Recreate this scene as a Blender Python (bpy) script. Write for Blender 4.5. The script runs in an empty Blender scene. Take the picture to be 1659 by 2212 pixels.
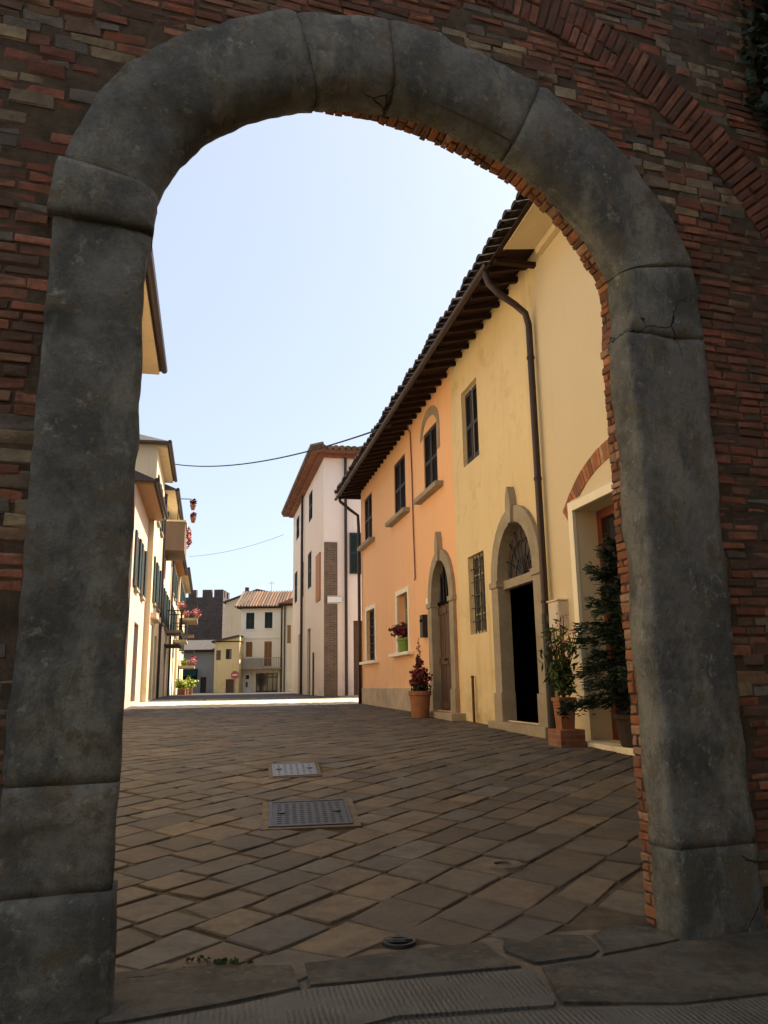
import bpy, bmesh, math, random
from mathutils import Vector, Matrix, noise
random.seed(7)
SC = bpy.context.scene
COL = SC.collection
R = math.radians

# ------------------------------------------------------------------ camera
PITCH, ROLL = R(12.4), R(0.9)
fwd = Vector((0, math.cos(PITCH), math.sin(PITCH)))
r0 = Vector((1, 0, 0)); u0 = r0.cross(fwd)
up = u0*math.cos(ROLL) + r0*math.sin(ROLL)
rt = r0*math.cos(ROLL) - u0*math.sin(ROLL)
cam = bpy.data.cameras.new("camera"); camo = bpy.data.objects.new("camera", cam); COL.objects.link(camo)
m = Matrix((rt, up, -fwd)).transposed().to_4x4(); m.translation = Vector((0, 0, 1.5)); camo.matrix_world = m
cam.sensor_fit = 'VERTICAL'; cam.sensor_height = 24; cam.lens = 1700/2212*24
cam.clip_end = 3000; cam.clip_start = .05
SC.camera = camo
# ------------------------------------------------------------------ light
SUN_EL = 48.0
sun_dir = Vector((.93, .365, 0)).normalized()
sun_dir = (sun_dir*math.cos(R(SUN_EL)) + Vector((0, 0, math.sin(R(SUN_EL))))).normalized()
w = bpy.data.worlds.new("World"); SC.world = w; w.use_nodes = True
nt = w.node_tree; nt.nodes.clear()
sky = nt.nodes.new('ShaderNodeTexSky'); sky.sky_type = 'NISHITA'; sky.sun_disc = False
sky.sun_elevation = R(SUN_EL); sky.sun_rotation = math.atan2(sun_dir.x, sun_dir.y)
sky.altitude = 100; sky.air_density = 0.7; sky.dust_density = 3.5; sky.ozone_density = 0.5
bg = nt.nodes.new('ShaderNodeBackground'); bg.inputs[1].default_value = 0.15
out = nt.nodes.new('ShaderNodeOutputWorld')
hz = nt.nodes.new('ShaderNodeMix'); hz.data_type = 'RGBA'; hz.inputs['Factor'].default_value = .62   # high thin haze over the blue
hz.inputs[7].default_value = (1.52, 1.67, 1.76, 1); nt.links.new(sky.outputs[0], hz.inputs[6]); nt.links.new(hz.outputs[2], bg.inputs[0]); nt.links.new(bg.outputs[0], out.inputs[0])
sl = bpy.data.lights.new("sun", 'SUN'); sl.energy = 4.0; sl.angle = R(.5); sl.color = (1, .93, .80)
so = bpy.data.objects.new("sun", sl); COL.objects.link(so)
so.rotation_euler = sun_dir.to_track_quat('Z', 'Y').to_euler(); so.location = (20, 10, 40)
SC.view_settings.view_transform = 'Standard'; SC.view_settings.look = 'None'
SC.view_settings.exposure = 1.62; SC.view_settings.gamma = 1
SC.cycles.max_bounces = 8; SC.cycles.diffuse_bounces = 5

# ------------------------------------------------------------------ materials
def new_mat(name):
    m = bpy.data.materials.new(name); m.use_nodes = True
    n = m.node_tree.nodes; b = n['Principled BSDF']; return m, n, m.node_tree.links, b
def noise_node(n, l, vec, scale, detail=5, rough=.6, stretch=None):
    t = n.new('ShaderNodeTexNoise'); t.inputs['Scale'].default_value = scale
    t.inputs['Detail'].default_value = detail; t.inputs['Roughness'].default_value = rough
    if stretch:
        mp = n.new('ShaderNodeMapping'); mp.inputs['Scale'].default_value = stretch
        l.new(vec, mp.inputs[0]); vec = mp.outputs[0]
    l.new(vec, t.inputs['Vector']); return t.outputs['Fac']
def ramp(n, l, fac, lo, hi):
    r = n.new('ShaderNodeMapRange'); r.inputs['From Min'].default_value = lo; r.inputs['From Max'].default_value = hi
    l.new(fac, r.inputs['Value']); return r.outputs[0]
def mixc(n, l, fac, a, b, mode='MIX'):
    x = n.new('ShaderNodeMix'); x.data_type = 'RGBA'; x.blend_type = mode
    if isinstance(fac, float): x.inputs['Factor'].default_value = fac
    else: l.new(fac, x.inputs['Factor'])
    for k, v in ((6, a), (7, b)):
        if isinstance(v, tuple): x.inputs[k].default_value = (*v, 1)
        else: l.new(v, x.inputs[k])
    return x.outputs[2]
def bump(n, l, b, h, strength, dist=.02):
    q = n.new('ShaderNodeBump'); q.inputs['Strength'].default_value = strength; q.inputs['Distance'].default_value = dist
    l.new(h, q.inputs['Height']); l.new(q.outputs[0], b.inputs['Normal'])
def plaster(name, c, dark, spot=None, rough=.95, amt=1.0):
    m, n, l, b = new_mat(name); tc = n.new('ShaderNodeTexCoord').outputs['Object']
    f1 = ramp(n, l, noise_node(n, l, tc, .55, 7, .65), .38, .68)
    col = mixc(n, l, f1, c, tuple(x*(1-.22*amt)+y*.22*amt for x, y in zip(c, dark)))
    f2 = ramp(n, l, noise_node(n, l, tc, 1.4, 8, .7, (1, 1, .18)), .52, .80)
    col = mixc(n, l, f2, col, tuple(x*(1-.55*amt)+y*.55*amt for x, y in zip(c, dark)))
    if spot:
        f3 = ramp(n, l, noise_node(n, l, tc, 1.3, 9, .72), .54, .68)
        col = mixc(n, l, f3, col, spot)
    # damp, dirty foot of the wall and faint run-off
    sx = n.new('ShaderNodeSeparateXYZ'); l.new(tc, sx.inputs[0])
    lo = ramp(n, l, sx.outputs[2], 1.25, .05); nb = ramp(n, l, noise_node(n, l, tc, 2.6, 8, .7), .40, .66)
    gm = n.new('ShaderNodeMath'); gm.operation = 'MULTIPLY'; l.new(lo, gm.inputs[0]); l.new(nb, gm.inputs[1])
    g2 = n.new('ShaderNodeMath'); g2.operation = 'MULTIPLY'; l.new(gm.outputs[0], g2.inputs[0]); g2.inputs[1].default_value = .55
    col = mixc(n, l, g2.outputs[0], col, tuple(x*.55 for x in dark))
    st = ramp(n, l, noise_node(n, l, tc, 3.2, 6, .65, (1, 1, .07)), .56, .78)
    g3 = n.new('ShaderNodeMath'); g3.operation = 'MULTIPLY'; l.new(st, g3.inputs[0]); g3.inputs[1].default_value = .30*amt
    col = mixc(n, l, g3.outputs[0], col, tuple(x*.5 for x in dark))
    f4 = noise_node(n, l, tc, 26, 5, .7)
    col = mixc(n, l, .10, col, f4, 'OVERLAY')
    l.new(col, b.inputs['Base Color']); b.inputs['Roughness'].default_value = rough
    b.inputs['Specular IOR Level'].default_value = .2
    bump(n, l, b, noise_node(n, l, tc, 18, 8, .7), .35, .012)
    return m
def stone(name, c, c2, scale=2.0, bs=.5, bd=.02, rough=.85, spec=.3):
    m, n, l, b = new_mat(name); tc = n.new('ShaderNodeTexCoord').outputs['Object']
    f1 = ramp(n, l, noise_node(n, l, tc, scale, 8, .65), .35, .68)
    col = mixc(n, l, f1, c, c2)
    f3 = ramp(n, l, noise_node(n, l, tc, scale*9, 6, .7), .3, .8)
    col = mixc(n, l, f3, mixc(n, l, .35, col, (c[0]*.4, c[1]*.4, c[2]*.4)), col)
    l.new(col, b.inputs['Base Color']); b.inputs['Roughness'].default_value = rough
    b.inputs['Specular IOR Level'].default_value = spec
    h = n.new('ShaderNodeMath'); h.operation = 'ADD'
    l.new(noise_node(n, l, tc, scale*4, 8, .7), h.inputs[0]); l.new(noise_node(n, l, tc, scale*22, 5, .7), h.inputs[1])
    bump(n, l, b, h.outputs[0], bs, bd); return m
def weathered(name, c, c2):
    m, n, l, b = new_mat(name); tc = n.new('ShaderNodeTexCoord').outputs['Object']
    col = mixc(n, l, ramp(n, l, noise_node(n, l, tc, 2.4, 10, .72), .43, .57), c, c2)
    col = mixc(n, l, ramp(n, l, noise_node(n, l, tc, 4.2, 9, .74, (1, 1, .4)), .50, .64), col, (c[0]*1.35, c[1]*1.30, c[2]*1.18))
    lp = ramp(n, l, noise_node(n, l, tc, 5.5, 9, .78), .53, .61)          # lichen and rust-brown patches
    col = mixc(n, l, lp, col, (c[0]*.78, c[1]*.66, c[2]*.50))
    l2 = ramp(n, l, noise_node(n, l, tc, 12, 9, .78), .57, .66)
    col = mixc(n, l, l2, col, (c[0]*1.55, c[1]*1.55, c[2]*1.4))
    sp = ramp(n, l, noise_node(n, l, tc, 38, 5, .75), .54, .70)
    g = n.new('ShaderNodeMath'); g.operation = 'MULTIPLY'; l.new(sp, g.inputs[0]); g.inputs[1].default_value = .45
    col = mixc(n, l, g.outputs[0], col, (c2[0]*.55, c2[1]*.55, c2[2]*.55))
    # thin wandering cracks, only here and there
    dn = n.new('ShaderNodeTexNoise'); dn.inputs['Scale'].default_value = 3.5; dn.inputs['Detail'].default_value = 5; l.new(tc, dn.inputs['Vector'])
    ad = n.new('ShaderNodeMix'); ad.data_type = 'VECTOR'; ad.inputs['Factor'].default_value = .22; l.new(tc, ad.inputs[4]); l.new(dn.outputs['Color'], ad.inputs[5])
    v = n.new('ShaderNodeTexVoronoi'); v.feature = 'DISTANCE_TO_EDGE'; v.inputs['Scale'].default_value = 2.1; l.new(ad.outputs[1], v.inputs['Vector'])
    cr = ramp(n, l, v.outputs['Distance'], .008, .002); mk = ramp(n, l, noise_node(n, l, tc, .9, 3, .5), .60, .64)
    cm = n.new('ShaderNodeMath'); cm.operation = 'MULTIPLY'; l.new(cr, cm.inputs[0]); l.new(mk, cm.inputs[1])
    col = mixc(n, l, cm.outputs[0], col, (c2[0]*.25, c2[1]*.25, c2[2]*.25))
    l.new(col, b.inputs['Base Color']); b.inputs['Roughness'].default_value = .82; b.inputs['Specular IOR Level'].default_value = .3
    h1 = n.new('ShaderNodeMath'); h1.operation = 'ADD'; l.new(noise_node(n, l, tc, 9, 9, .72), h1.inputs[0]); l.new(noise_node(n, l, tc, 45, 6, .8, (1, 1, .5)), h1.inputs[1])
    h2 = n.new('ShaderNodeMath'); h2.operation = 'SUBTRACT'; l.new(h1.outputs[0], h2.inputs[0]); l.new(cm.outputs[0], h2.inputs[1])
    bump(n, l, b, h2.outputs[0], 1.0, .028); return m
def tinted(name, mul=(1, 1, 1), sc=14, bs=.6, bd=.01, rough=.9, spec=.2, dirt=(.02, .018, .015), damt=.5):
    m, n, l, b = new_mat(name); tc = n.new('ShaderNodeTexCoord').outputs['Object']
    a = n.new('ShaderNodeAttribute'); a.attribute_name = 'tint'
    col = mixc(n, l, 1.0, a.outputs['Color'], mul, 'MULTIPLY')
    f = ramp(n, l, noise_node(n, l, tc, sc, 9, .75), .40, .66)
    g = n.new('ShaderNodeMath'); g.operation = 'MULTIPLY'; l.new(f, g.inputs[0]); g.inputs[1].default_value = damt
    col = mixc(n, l, g.outputs[0], col, dirt)
    l.new(col, b.inputs['Base Color']); b.inputs['Roughness'].default_value = rough
    b.inputs['Specular IOR Level'].default_value = spec
    bump(n, l, b, noise_node(n, l, tc, sc*2.2, 8, .75), bs, bd); return m
def plain(name, c, rough=.6, spec=.4, metal=0., var=.25, sc=6, bs=.15, stretch=None):
    m, n, l, b = new_mat(name); tc = n.new('ShaderNodeTexCoord').outputs['Object']
    f = noise_node(n, l, tc, sc, 6, .65, stretch)
    col = mixc(n, l, ramp(n, l, f, .3, .75), c, tuple(x*(1-var) for x in c))
    l.new(col, b.inputs['Base Color']); b.inputs['Roughness'].default_value = rough
    b.inputs['Specular IOR Level'].default_value = spec; b.inputs['Metallic'].default_value = metal
    if bs: bump(n, l, b, f, bs, .01)
    return m
def brick_mat(name, c1, c2, mortar, bw=.25, bh=.065):
    m, n, l, b = new_mat(name); tc = n.new('ShaderNodeTexCoord').outputs['Object']
    s = n.new('ShaderNodeSeparateXYZ'); c = n.new('ShaderNodeCombineXYZ'); l.new(tc, s.inputs[0])
    ad = n.new('ShaderNodeMath'); ad.operation = 'ADD'; l.new(s.outputs[0], ad.inputs[0]); l.new(s.outputs[1], ad.inputs[1])
    l.new(ad.outputs[0], c.inputs[0]); l.new(s.outputs[2], c.inputs[1])
    t = n.new('ShaderNodeTexBrick'); l.new(c.outputs[0], t.inputs['Vector'])
    t.inputs['Color1'].default_value = (*c1, 1); t.inputs['Color2'].default_value = (*c2, 1); t.inputs['Mortar'].default_value = (*mortar, 1)
    t.inputs['Scale'].default_value = 1; t.inputs['Brick Width'].default_value = bw; t.inputs['Row Height'].default_value = bh
    t.inputs['Mortar Size'].default_value = .008; t.inputs['Bias'].default_value = 0
    f = ramp(n, l, noise_node(n, l, tc, 3, 7, .7), .4, .75)
    col = mixc(n, l, f, t.outputs[0], mixc(n, l, .5, t.outputs[0], (.03, .025, .02)))
    l.new(col, b.inputs['Base Color']); b.inputs['Roughness'].default_value = .92
    q = n.new('ShaderNodeMath'); q.operation = 'SUBTRACT'; l.new(noise_node(n, l, tc, 30, 5, .7), q.inputs[0]); l.new(t.outputs['Fac'], q.inputs[1])
    bump(n, l, b, q.outputs[0], .6, .012); return m
def leaf_mat(name, c, c2, rough=.55):
    m, n, l, b = new_mat(name); a = n.new('ShaderNodeAttribute'); a.attribute_name = 'tint'
    sp = n.new('ShaderNodeSeparateColor'); l.new(a.outputs['Color'], sp.inputs[0])
    col = mixc(n, l, sp.outputs[0], c, c2); l.new(col, b.inputs['Base Color'])
    b.inputs['Roughness'].default_value = rough; b.inputs['Specular IOR Level'].default_value = .25
    return m
def glass(name, c=(.02, .025, .03)):
    m, n, l, b = new_mat(name); b.inputs['Base Color'].default_value = (*c, 1); b.inputs['Roughness'].default_value = .06
    b.inputs['Specular IOR Level'].default_value = .6; return m

M = dict(
 cream=plaster('cream_plaster', (.65, .535, .345), (.48, .37, .21), amt=.45),
 yellow=plaster('yellow_plaster', (.72, .565, .315), (.42, .30, .14), (.56, .42, .21)),
 orange=plaster('orange_plaster', (.84, .475, .245), (.66, .35, .16), amt=.6),

 trim=plaster('white_trim', (.84, .76, .58), (.6, .5, .35), amt=.3),
 lcream=plaster('left_cream_plaster', (.72, .60, .40), (.5, .4, .25)),
 lpink=plaster('left_pink_plaster', (.52, .39, .29), (.45, .3, .22)),
 lbeige=plaster('left_beige_plaster', (.66, .52, .33), (.45, .34, .2)),
 far=plaster('far_plaster', (.86, .76, .60), (.55, .46, .35), amt=.6),
 faryel=plaster('far_yellow_plaster', (.74, .58, .30), (.5, .35, .17)),
 greyp=plaster('grey_plaster', (.30, .28, .25), (.15, .14, .13)),
 plinth=stone('plinth_stone', (.58, .44, .28), (.36, .27, .17), 1.5),
 sand=stone('sandstone', (.40, .33, .23), (.27, .22, .15), 2.2, .35),
 serena=weathered('grey_sandstone', (.235, .232, .205), (.115, .115, .104)),
 serena2=weathered('grey_sandstone_b', (.215, .218, .195), (.104, .107, .096)),
 slab=weathered('threshold_stone', (.105, .098, .082), (.052, .049, .042)),
 mortar=stone('old_mortar', (.23, .175, .12), (.10, .075, .054), 7, 1.0, .03, .95, .1),
 joint=stone('joint_sand', (.16, .125, .085), (.040, .032, .023), 4, .9, .02, .95, .1),
 brick=tinted('old_brick', (1.65, 1.55, 1.42), sc=6, bs=1.0, bd=.018, dirt=(.062, .047, .034), damt=.85),
 rbrick=tinted('reveal_brick', sc=8, bs=1.0, bd=.016, dirt=(.16, .085, .05), damt=.7),
 paver=tinted('paving_stone', (1.18, 1.12, .93), sc=5, bs=.9, bd=.02, rough=.72, spec=.35, dirt=(.035, .027, .02), damt=.75),
 road=stone('shaded_road_surface', (.072, .062, .056), (.05, .044, .04), 1.2, .4, .01),  # darkened: the shade beyond the sun strip is put into this colour
 rafter=plain('dark_rafter_wood', (.034, .015, .010), .8, .2, 0, .5, 4, .3),
 deck=plain('eave_deck', (.050, .023, .016), .9, .2, 0, .5, 5, .3),
 tile=tinted('roof_tile', sc=5, bs=.5, bd=.02, dirt=(.03, .028, .025), damt=.6),
 gutter=plain('brown_gutter_metal', (.045, .022, .016), .45, .5, .3, .3),
 shutter=plain('dark_shutter_wood', (.030, .020, .016), .6, .4, 0, .4, 8, .2, (1, 1, .2)),
 gshutter=plain('green_shutter', (.016, .032, .028), .6, .4, 0, .3),
 bshutter=plain('brown_shutter', (.30, .14, .045), .6, .4, 0, .3),
 oshutter=plain('orange_shutter', (.45, .17, .04), .6, .4, 0, .3),
 wood=plain('door_wood', (.115, .055, .028), .55, .4, 0, .55, 5, .35, (6, 6, .5)),
 redwood=plain('red_door_wood', (.16, .035, .018), .5, .4, 0, .4, 6, .2, (4, 4, .6)),
 winframe=plain('window_frame_paint', (.42, .36, .24), .6, .4, 0, .25),
 iron=plain('dark_iron', (.030, .028, .027), .5, .5, .5, .3),
 rust=plain('rusty_iron', (.16, .060, .025), .85, .2, .2, .5),
 steel=plain('galvanised_steel', (.20, .205, .22), .55, .5, .7, .35, 20, .3),
 steeld=plain('worn_steel_plate', (.060, .058, .066), .6, .5, .5, .45, 14, .4),
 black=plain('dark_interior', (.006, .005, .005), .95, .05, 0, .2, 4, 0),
 glass=glass('window_glass'),
 meter=plain('meter_box_metal', (.62, .52, .40), .45, .4, 0, .12, 3, .05),
 terra=plain('terracotta', (.30, .125, .065), .85, .2, 0, .3, 7, .25),
 soil=plain('potting_soil', (.03, .022, .015), .95, .1, 0, .4, 20, .6),
 greenpot=plain('green_plastic_pot', (.15, .25, .04), .5, .4, 0, .1),
 cable=plain('black_cable', (.02, .018, .018), .6, .3, 0, .1, 4, 0),
 rcable=plain('brown_cable', (.20, .07, .04), .6, .3, 0, .1, 4, 0),
 marble=plain('white_marble', (.80, .78, .75), .4, .4, 0, .1),
 )
M['white'] = plaster('white_wall_plaster', (.84, .72, .63), (.56, .46, .39), amt=.5)
M['sunlitroad'] = stone('sunlit_road_tone', (.56, .50, .38), (.46, .40, .30), 1.2, .4, .01)  # pale tone puts the sun strip's brightness into the ground colour
M['brickwall'] = brick_mat('brick_wall', (.30, .10, .05), (.20, .07, .04), (.20, .16, .11))
M['brickdark'] = brick_mat('tower_brick', (.105, .068, .056), (.060, .044, .038), (.12, .10, .085), .5, .16)
M['quoin'] = brick_mat('quoin_brick', (.19, .115, .075), (.12, .08, .055), (.22, .18, .13), .28, .075)
M['redsign'] = plain('red_sign_paint', (.38, .06, .05), .4, .4, 0, .05, 4, 0)
M['awning'] = plain('green_awning_cloth', (.012, .035, .03), .8, .2)
M['needle'] = leaf_mat('spruce_needles', (.010, .020, .010), (.026, .045, .018))
M['leaf'] = leaf_mat('shrub_leaf', (.018, .040, .010), (.06, .10, .02))
M['ivy'] = leaf_mat('ivy_leaf', (.006, .012, .004), (.018, .030, .010))
M['yleaf'] = leaf_mat('yellow_green_leaf', (.10, .15, .012), (.38, .40, .05))
M['redleaf'] = leaf_mat('dark_red_leaf', (.030, .007, .010), (.21, .03, .035))
M['redflower'] = leaf_mat('red_flower', (.12, .008, .012), (.42, .02, .025))
M['pinkflower'] = leaf_mat('pink_flower', (.35, .06, .08), (.65, .30, .28))
M['bark'] = plain('bark', (.06, .04, .025), .9, .1, 0, .4, 10, .5)

# ------------------------------------------------------------------ helpers
D = Vector((math.sin(R(-12.6)), math.cos(R(-12.6)), 0))     # the street runs this way
N = Vector((math.cos(R(-12.6)), -math.sin(R(-12.6)), 0))    # to its right
class Fr:
    """a facade: s runs along it, o out from it, z up"""
    def __init__(s, p, d, o): s.p, s.d, s.o = Vector(p), Vector(d), Vector(o)
    def w(s, a, b, z): q = s.p + s.d*a + s.o*b; return Vector((q.x, q.y, z))
FR = Fr(N*4.75, D, -N)
FWORLD = Fr((0, 0, 0), (1, 0, 0), (0, 1, 0))
def zg(x, y):
    s = D.x*x + D.y*y
    pts = ((-500, .42), (3.7, .42), (8.5, .71), (12, .785), (17, .87), (25, .95), (33, 1.09), (46, 1.13), (72, 1.05), (1000, 1.0))
    for (a, za), (b, zb) in zip(pts, pts[1:]):
        if s <= b:
            t = (s-a)/(b-a)
            return za + (zb-za)*t
    return 1.0
def world_of(o): return (world_of(o.parent) @ o.matrix_basis) if o.parent else o.matrix_basis.copy()
class MB:
    def __init__(s, fr=FWORLD): s.v, s.f, s.c, s.fr = [], [], [], fr
    def vert(s, a, b, z): s.v.append(s.fr.w(a, b, z)); return len(s.v)-1
    def wv(s, p): s.v.append(Vector(p)); return len(s.v)-1
    def face(s, idx, c=(1, 1, 1)): s.f.append(tuple(idx)); s.c.append(c)
    def quad(s, pts, c=(1, 1, 1)): s.face([s.vert(*p) for p in pts], c)
    def box(s, a0, a1, b0, b1, z0, z1, c=(1, 1, 1), j=0):
        i = len(s.v)
        for z in (z0, z1):
            for a, b in ((a0, b0), (a1, b0), (a1, b1), (a0, b1)):
                s.vert(a+random.uniform(-j, j), b+random.uniform(-j, j), z+random.uniform(-j, j))
        for q in ((3, 2, 1, 0), (4, 5, 6, 7), (0, 1, 5, 4), (1, 2, 6, 5), (2, 3, 7, 6), (3, 0, 4, 7)): s.face([i+k for k in q], c)
        return s
    def prism(s, pts, b0, b1, c=(1, 1, 1)):          # outline in (s, z), from o=b0 to o=b1
        n = len(pts); i = len(s.v)
        for b in (b0, b1):
            for a, z in pts: s.vert(a, b, z)
        s.face([i+k for k in range(n)][::-1], c); s.face([i+n+k for k in range(n)], c)
        for k in range(n): s.face((i+k, i+(k+1) % n, i+n+(k+1) % n, i+n+k), c)
        return s
    def tube(s, pts, r, seg=8, c=(1, 1, 1), world=False):
        P = [Vector(p) if world else s.fr.w(*p) for p in pts]; rs = r if isinstance(r, (list, tuple)) else [r]*len(P)
        i0 = len(s.v); ref = None
        for k, p in enumerate(P):
            t = (P[min(k+1, len(P)-1)] - P[max(k-1, 0)]).normalized()
            if ref is None:
                ref = Vector((0, 0, 1)) if abs(t.z) < .9 else Vector((1, 0, 0))
            x = t.cross(ref).normalized(); y = x.cross(t).normalized(); ref = y
            for q in range(seg):
                an = 2*math.pi*q/seg; s.v.append(p + x*math.cos(an)*rs[k] + y*math.sin(an)*rs[k])
        for k in range(len(P)-1):
            for q in range(seg):
                a = i0+k*seg+q; b = i0+k*seg+(q+1) % seg; s.face((a, b, b+seg, a+seg), c)
        s.face([i0+q for q in range(seg)][::-1], c); s.face([i0+(len(P)-1)*seg+q for q in range(seg)], c)
        return s
    def lathe(s, ctr, prof, seg=20, c=(1, 1, 1)):
        i0 = len(s.v)
        for r, z in prof:
            for q in range(seg):
                an = 2*math.pi*q/seg; s.v.append(Vector((ctr[0]+r*math.cos(an), ctr[1]+r*math.sin(an), ctr[2]+z)))
        for k in range(len(prof)-1):
            for q in range(seg):
                a = i0+k*seg+q; b = i0+k*seg+(q+1) % seg; s.face((a, b, b+seg, a+seg), c)
        s.face([i0+q for q in range(seg)][::-1], c); s.face([i0+(len(prof)-1)*seg+q for q in range(seg)], c)
        return s
    def leaf(s, p, size, nrm=None, asp=1.8, c=(1, 1, 1)):
        p = Vector(p)
        n = nrm or Vector((random.gauss(0, 1), random.gauss(0, 1), random.gauss(0, 1)))
        n = n.normalized(); a = n.orthogonal().normalized(); a.rotate(Matrix.Rotation(random.uniform(0, 6.28), 3, n)); b = n.cross(a)
        i = len(s.v); L = size*asp/2; W = size/2
        s.v += [p-a*L, p+b*W-n*W*.3, p+a*L, p-b*W-n*W*.3]
        s.face((i, i+1, i+2, i+3), c)
    def clump(s, ctr, rad, n, size, asp=1.8, shell=.35):
        ctr = Vector(ctr); rad = Vector(rad) if not isinstance(rad, (int, float)) else Vector((rad,)*3)
        for _ in range(n):
            d = Vector((random.gauss(0, 1), random.gauss(0, 1), random.gauss(0, 1))).normalized()
            q = random.random()**shell
            k = .75+.5*noise.noise(d*2.1+ctr)
            p = ctr + Vector((d.x*rad.x, d.y*rad.y, d.z*rad.z))*q*k
            s.leaf(p, size*random.uniform(.6, 1.25), (d+Vector((random.gauss(0, .6), random.gauss(0, .6), random.gauss(0, .6)))), asp, (random.random(),)*3)
    def build(s, name, mat, root=None, smooth=False, recalc=True, bevel=0):
        me = bpy.data.meshes.new(name); inv = world_of(root).inverted() if root else None
        if root is None:
            # a top-level mesh gets its origin at its base
            if s.v:
                xs = [v.x for v in s.v]; ys = [v.y for v in s.v]; zs = [v.z for v in s.v]
                org = Vector(((min(xs)+max(xs))/2, (min(ys)+max(ys))/2, min(zs)))
            else: org = Vector()
            vs = [v-org for v in s.v]
        else: vs = [inv @ v for v in s.v]
        me.from_pydata(vs, [], s.f); me.update()
        at = me.color_attributes.new('tint', 'FLOAT_COLOR', 'CORNER')
        buf = []
        for p, c in zip(me.polygons, s.c): buf += [c[0], c[1], c[2], 1]*p.loop_total
        at.data.foreach_set('color', buf)
        if recalc or bevel:
            bm = bmesh.new(); bm.from_mesh(me)
            if bevel:
                bmesh.ops.remove_doubles(bm, verts=bm.verts, dist=1e-5)
            if recalc: bmesh.ops.recalc_face_normals(bm, faces=bm.faces)
            if bevel:
                es = [e for e in bm.edges if len(e.link_faces) == 2 and e.calc_face_angle(0) > .6]
                bmesh.ops.bevel(bm, geom=es, offset=bevel, segments=2, affect='EDGES', profile=.6)
            bm.to_mesh(me); bm.free()
        if smooth:
            me.polygons.foreach_set('use_smooth', [True]*len(me.polygons))
        me.materials.append(mat)
        o = bpy.data.objects.new(name, me); COL.objects.link(o)
        if root: o.parent = root
        else: o.location = org
        return o
def tag(o, label=None, cat=None, group=None, kind=None):
    if label: o['label'] = label
    if cat: o['category'] = cat
    if group: o['group'] = group
    if kind: o['kind'] = kind
    return o
def thing(name, loc, label, cat, group=None, d=None):
    o = bpy.data.objects.new(name, None); COL.objects.link(o); o.empty_display_size = .3
    rz = math.atan2(d.y, d.x) if d is not None else 0
    o.matrix_world = Matrix.Translation(Vector(loc)) @ Matrix.Rotation(rz, 4, 'Z')
    return tag(o, label, cat, group)
def arc_top(s0, s1, zs, zt, n=14):                    # outline from (s0,zs) over the crown to (s1,zs)
    c = (s0+s1)/2; a = (s1-s0)/2; h = zt-zs
    return [(c-a*math.cos(math.pi*k/n), zs+h*math.sin(math.pi*k/n)) for k in range(n+1)]
def opening_outline(o):
    if o.get('zs') is None: return [(o['s0'], o['z0']), (o['s0'], o['z1']), (o['s1'], o['z1']), (o['s1'], o['z0'])]
    return [(o['s0'], o['z0'])] + arc_top(o['s0'], o['s1'], o['zs'], o['z1']) + [(o['s1'], o['z0'])]
def wall_front(mb, s0, s1, z0, z1, ops, o=0.0):
    ss = sorted({s0, s1, *[x for q in ops for x in (q['s0'], q['s1'])]}); zz = sorted({z0, z1, *[x for q in ops for x in (q['z0'], q['z1'])]})
    ss = [x for x in ss if s0 <= x <= s1]; zz = [x for x in zz if z0 <= x <= z1]
    for a, b in zip(ss, ss[1:]):
        for c, e in zip(zz, zz[1:]):
            ms, mz = (a+b)/2, (c+e)/2
            if any(q['s0'] < ms < q['s1'] and q['z0'] < mz < q['z1'] for q in ops): continue
            mb.quad([(a, o, c), (b, o, c), (b, o, e), (a, o, e)])
    for q in ops:
        ol = opening_outline(q); dp = q.get('depth', .18)
        if dp < 0: continue_reveal = False
        else: continue_reveal = True
        if q.get('zs') is not None:
            arc = ol[1:-1]; h = len(arc)//2
            for k in range(len(arc)-1):
                cs = q['s0'] if k < h else q['s1']
                mb.face([mb.vert(cs, o, q['z1']), mb.vert(arc[k][0], o, arc[k][1]), mb.vert(arc[k+1][0], o, arc[k+1][1])])
        if not continue_reveal: continue
        pts = ol + [ol[0]]
        for (a, za), (b, zb) in zip(pts, pts[1:]):
            mb.quad([(a, o, za), (b, o, zb), (b, o-dp, zb), (a, o-dp, za)])
def house_shell(root, fr, s0, s1, z0, z1, ops, mat, depth=8, name='wall'):
    mb = MB(fr); wall_front(mb, s0, s1, z0, z1, ops)
    mb.quad([(s0, 0, z0), (s0, -depth, z0), (s0, -depth, z1), (s0, 0, z1)])
    mb.quad([(s1, 0, z0), (s1, -depth, z0), (s1, -depth, z1), (s1, 0, z1)])
    mb.quad([(s0, -depth, z0), (s1, -depth, z0), (s1, -depth, z1), (s0, -depth, z1)])
    mb.quad([(s0, 0, z1), (s1, 0, z1), (s1, -depth, z1), (s0, -depth, z1)])
    return mb.build(name, mat, root, recalc=False)
TILE = [(.20, .11, .06), (.24, .13, .075), (.16, .095, .06), (.21, .14, .09), (.13, .09, .065)]
TILE_DARK = [(.085, .055, .038), (.10, .065, .045), (.07, .05, .038), (.09, .07, .052)]
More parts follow.
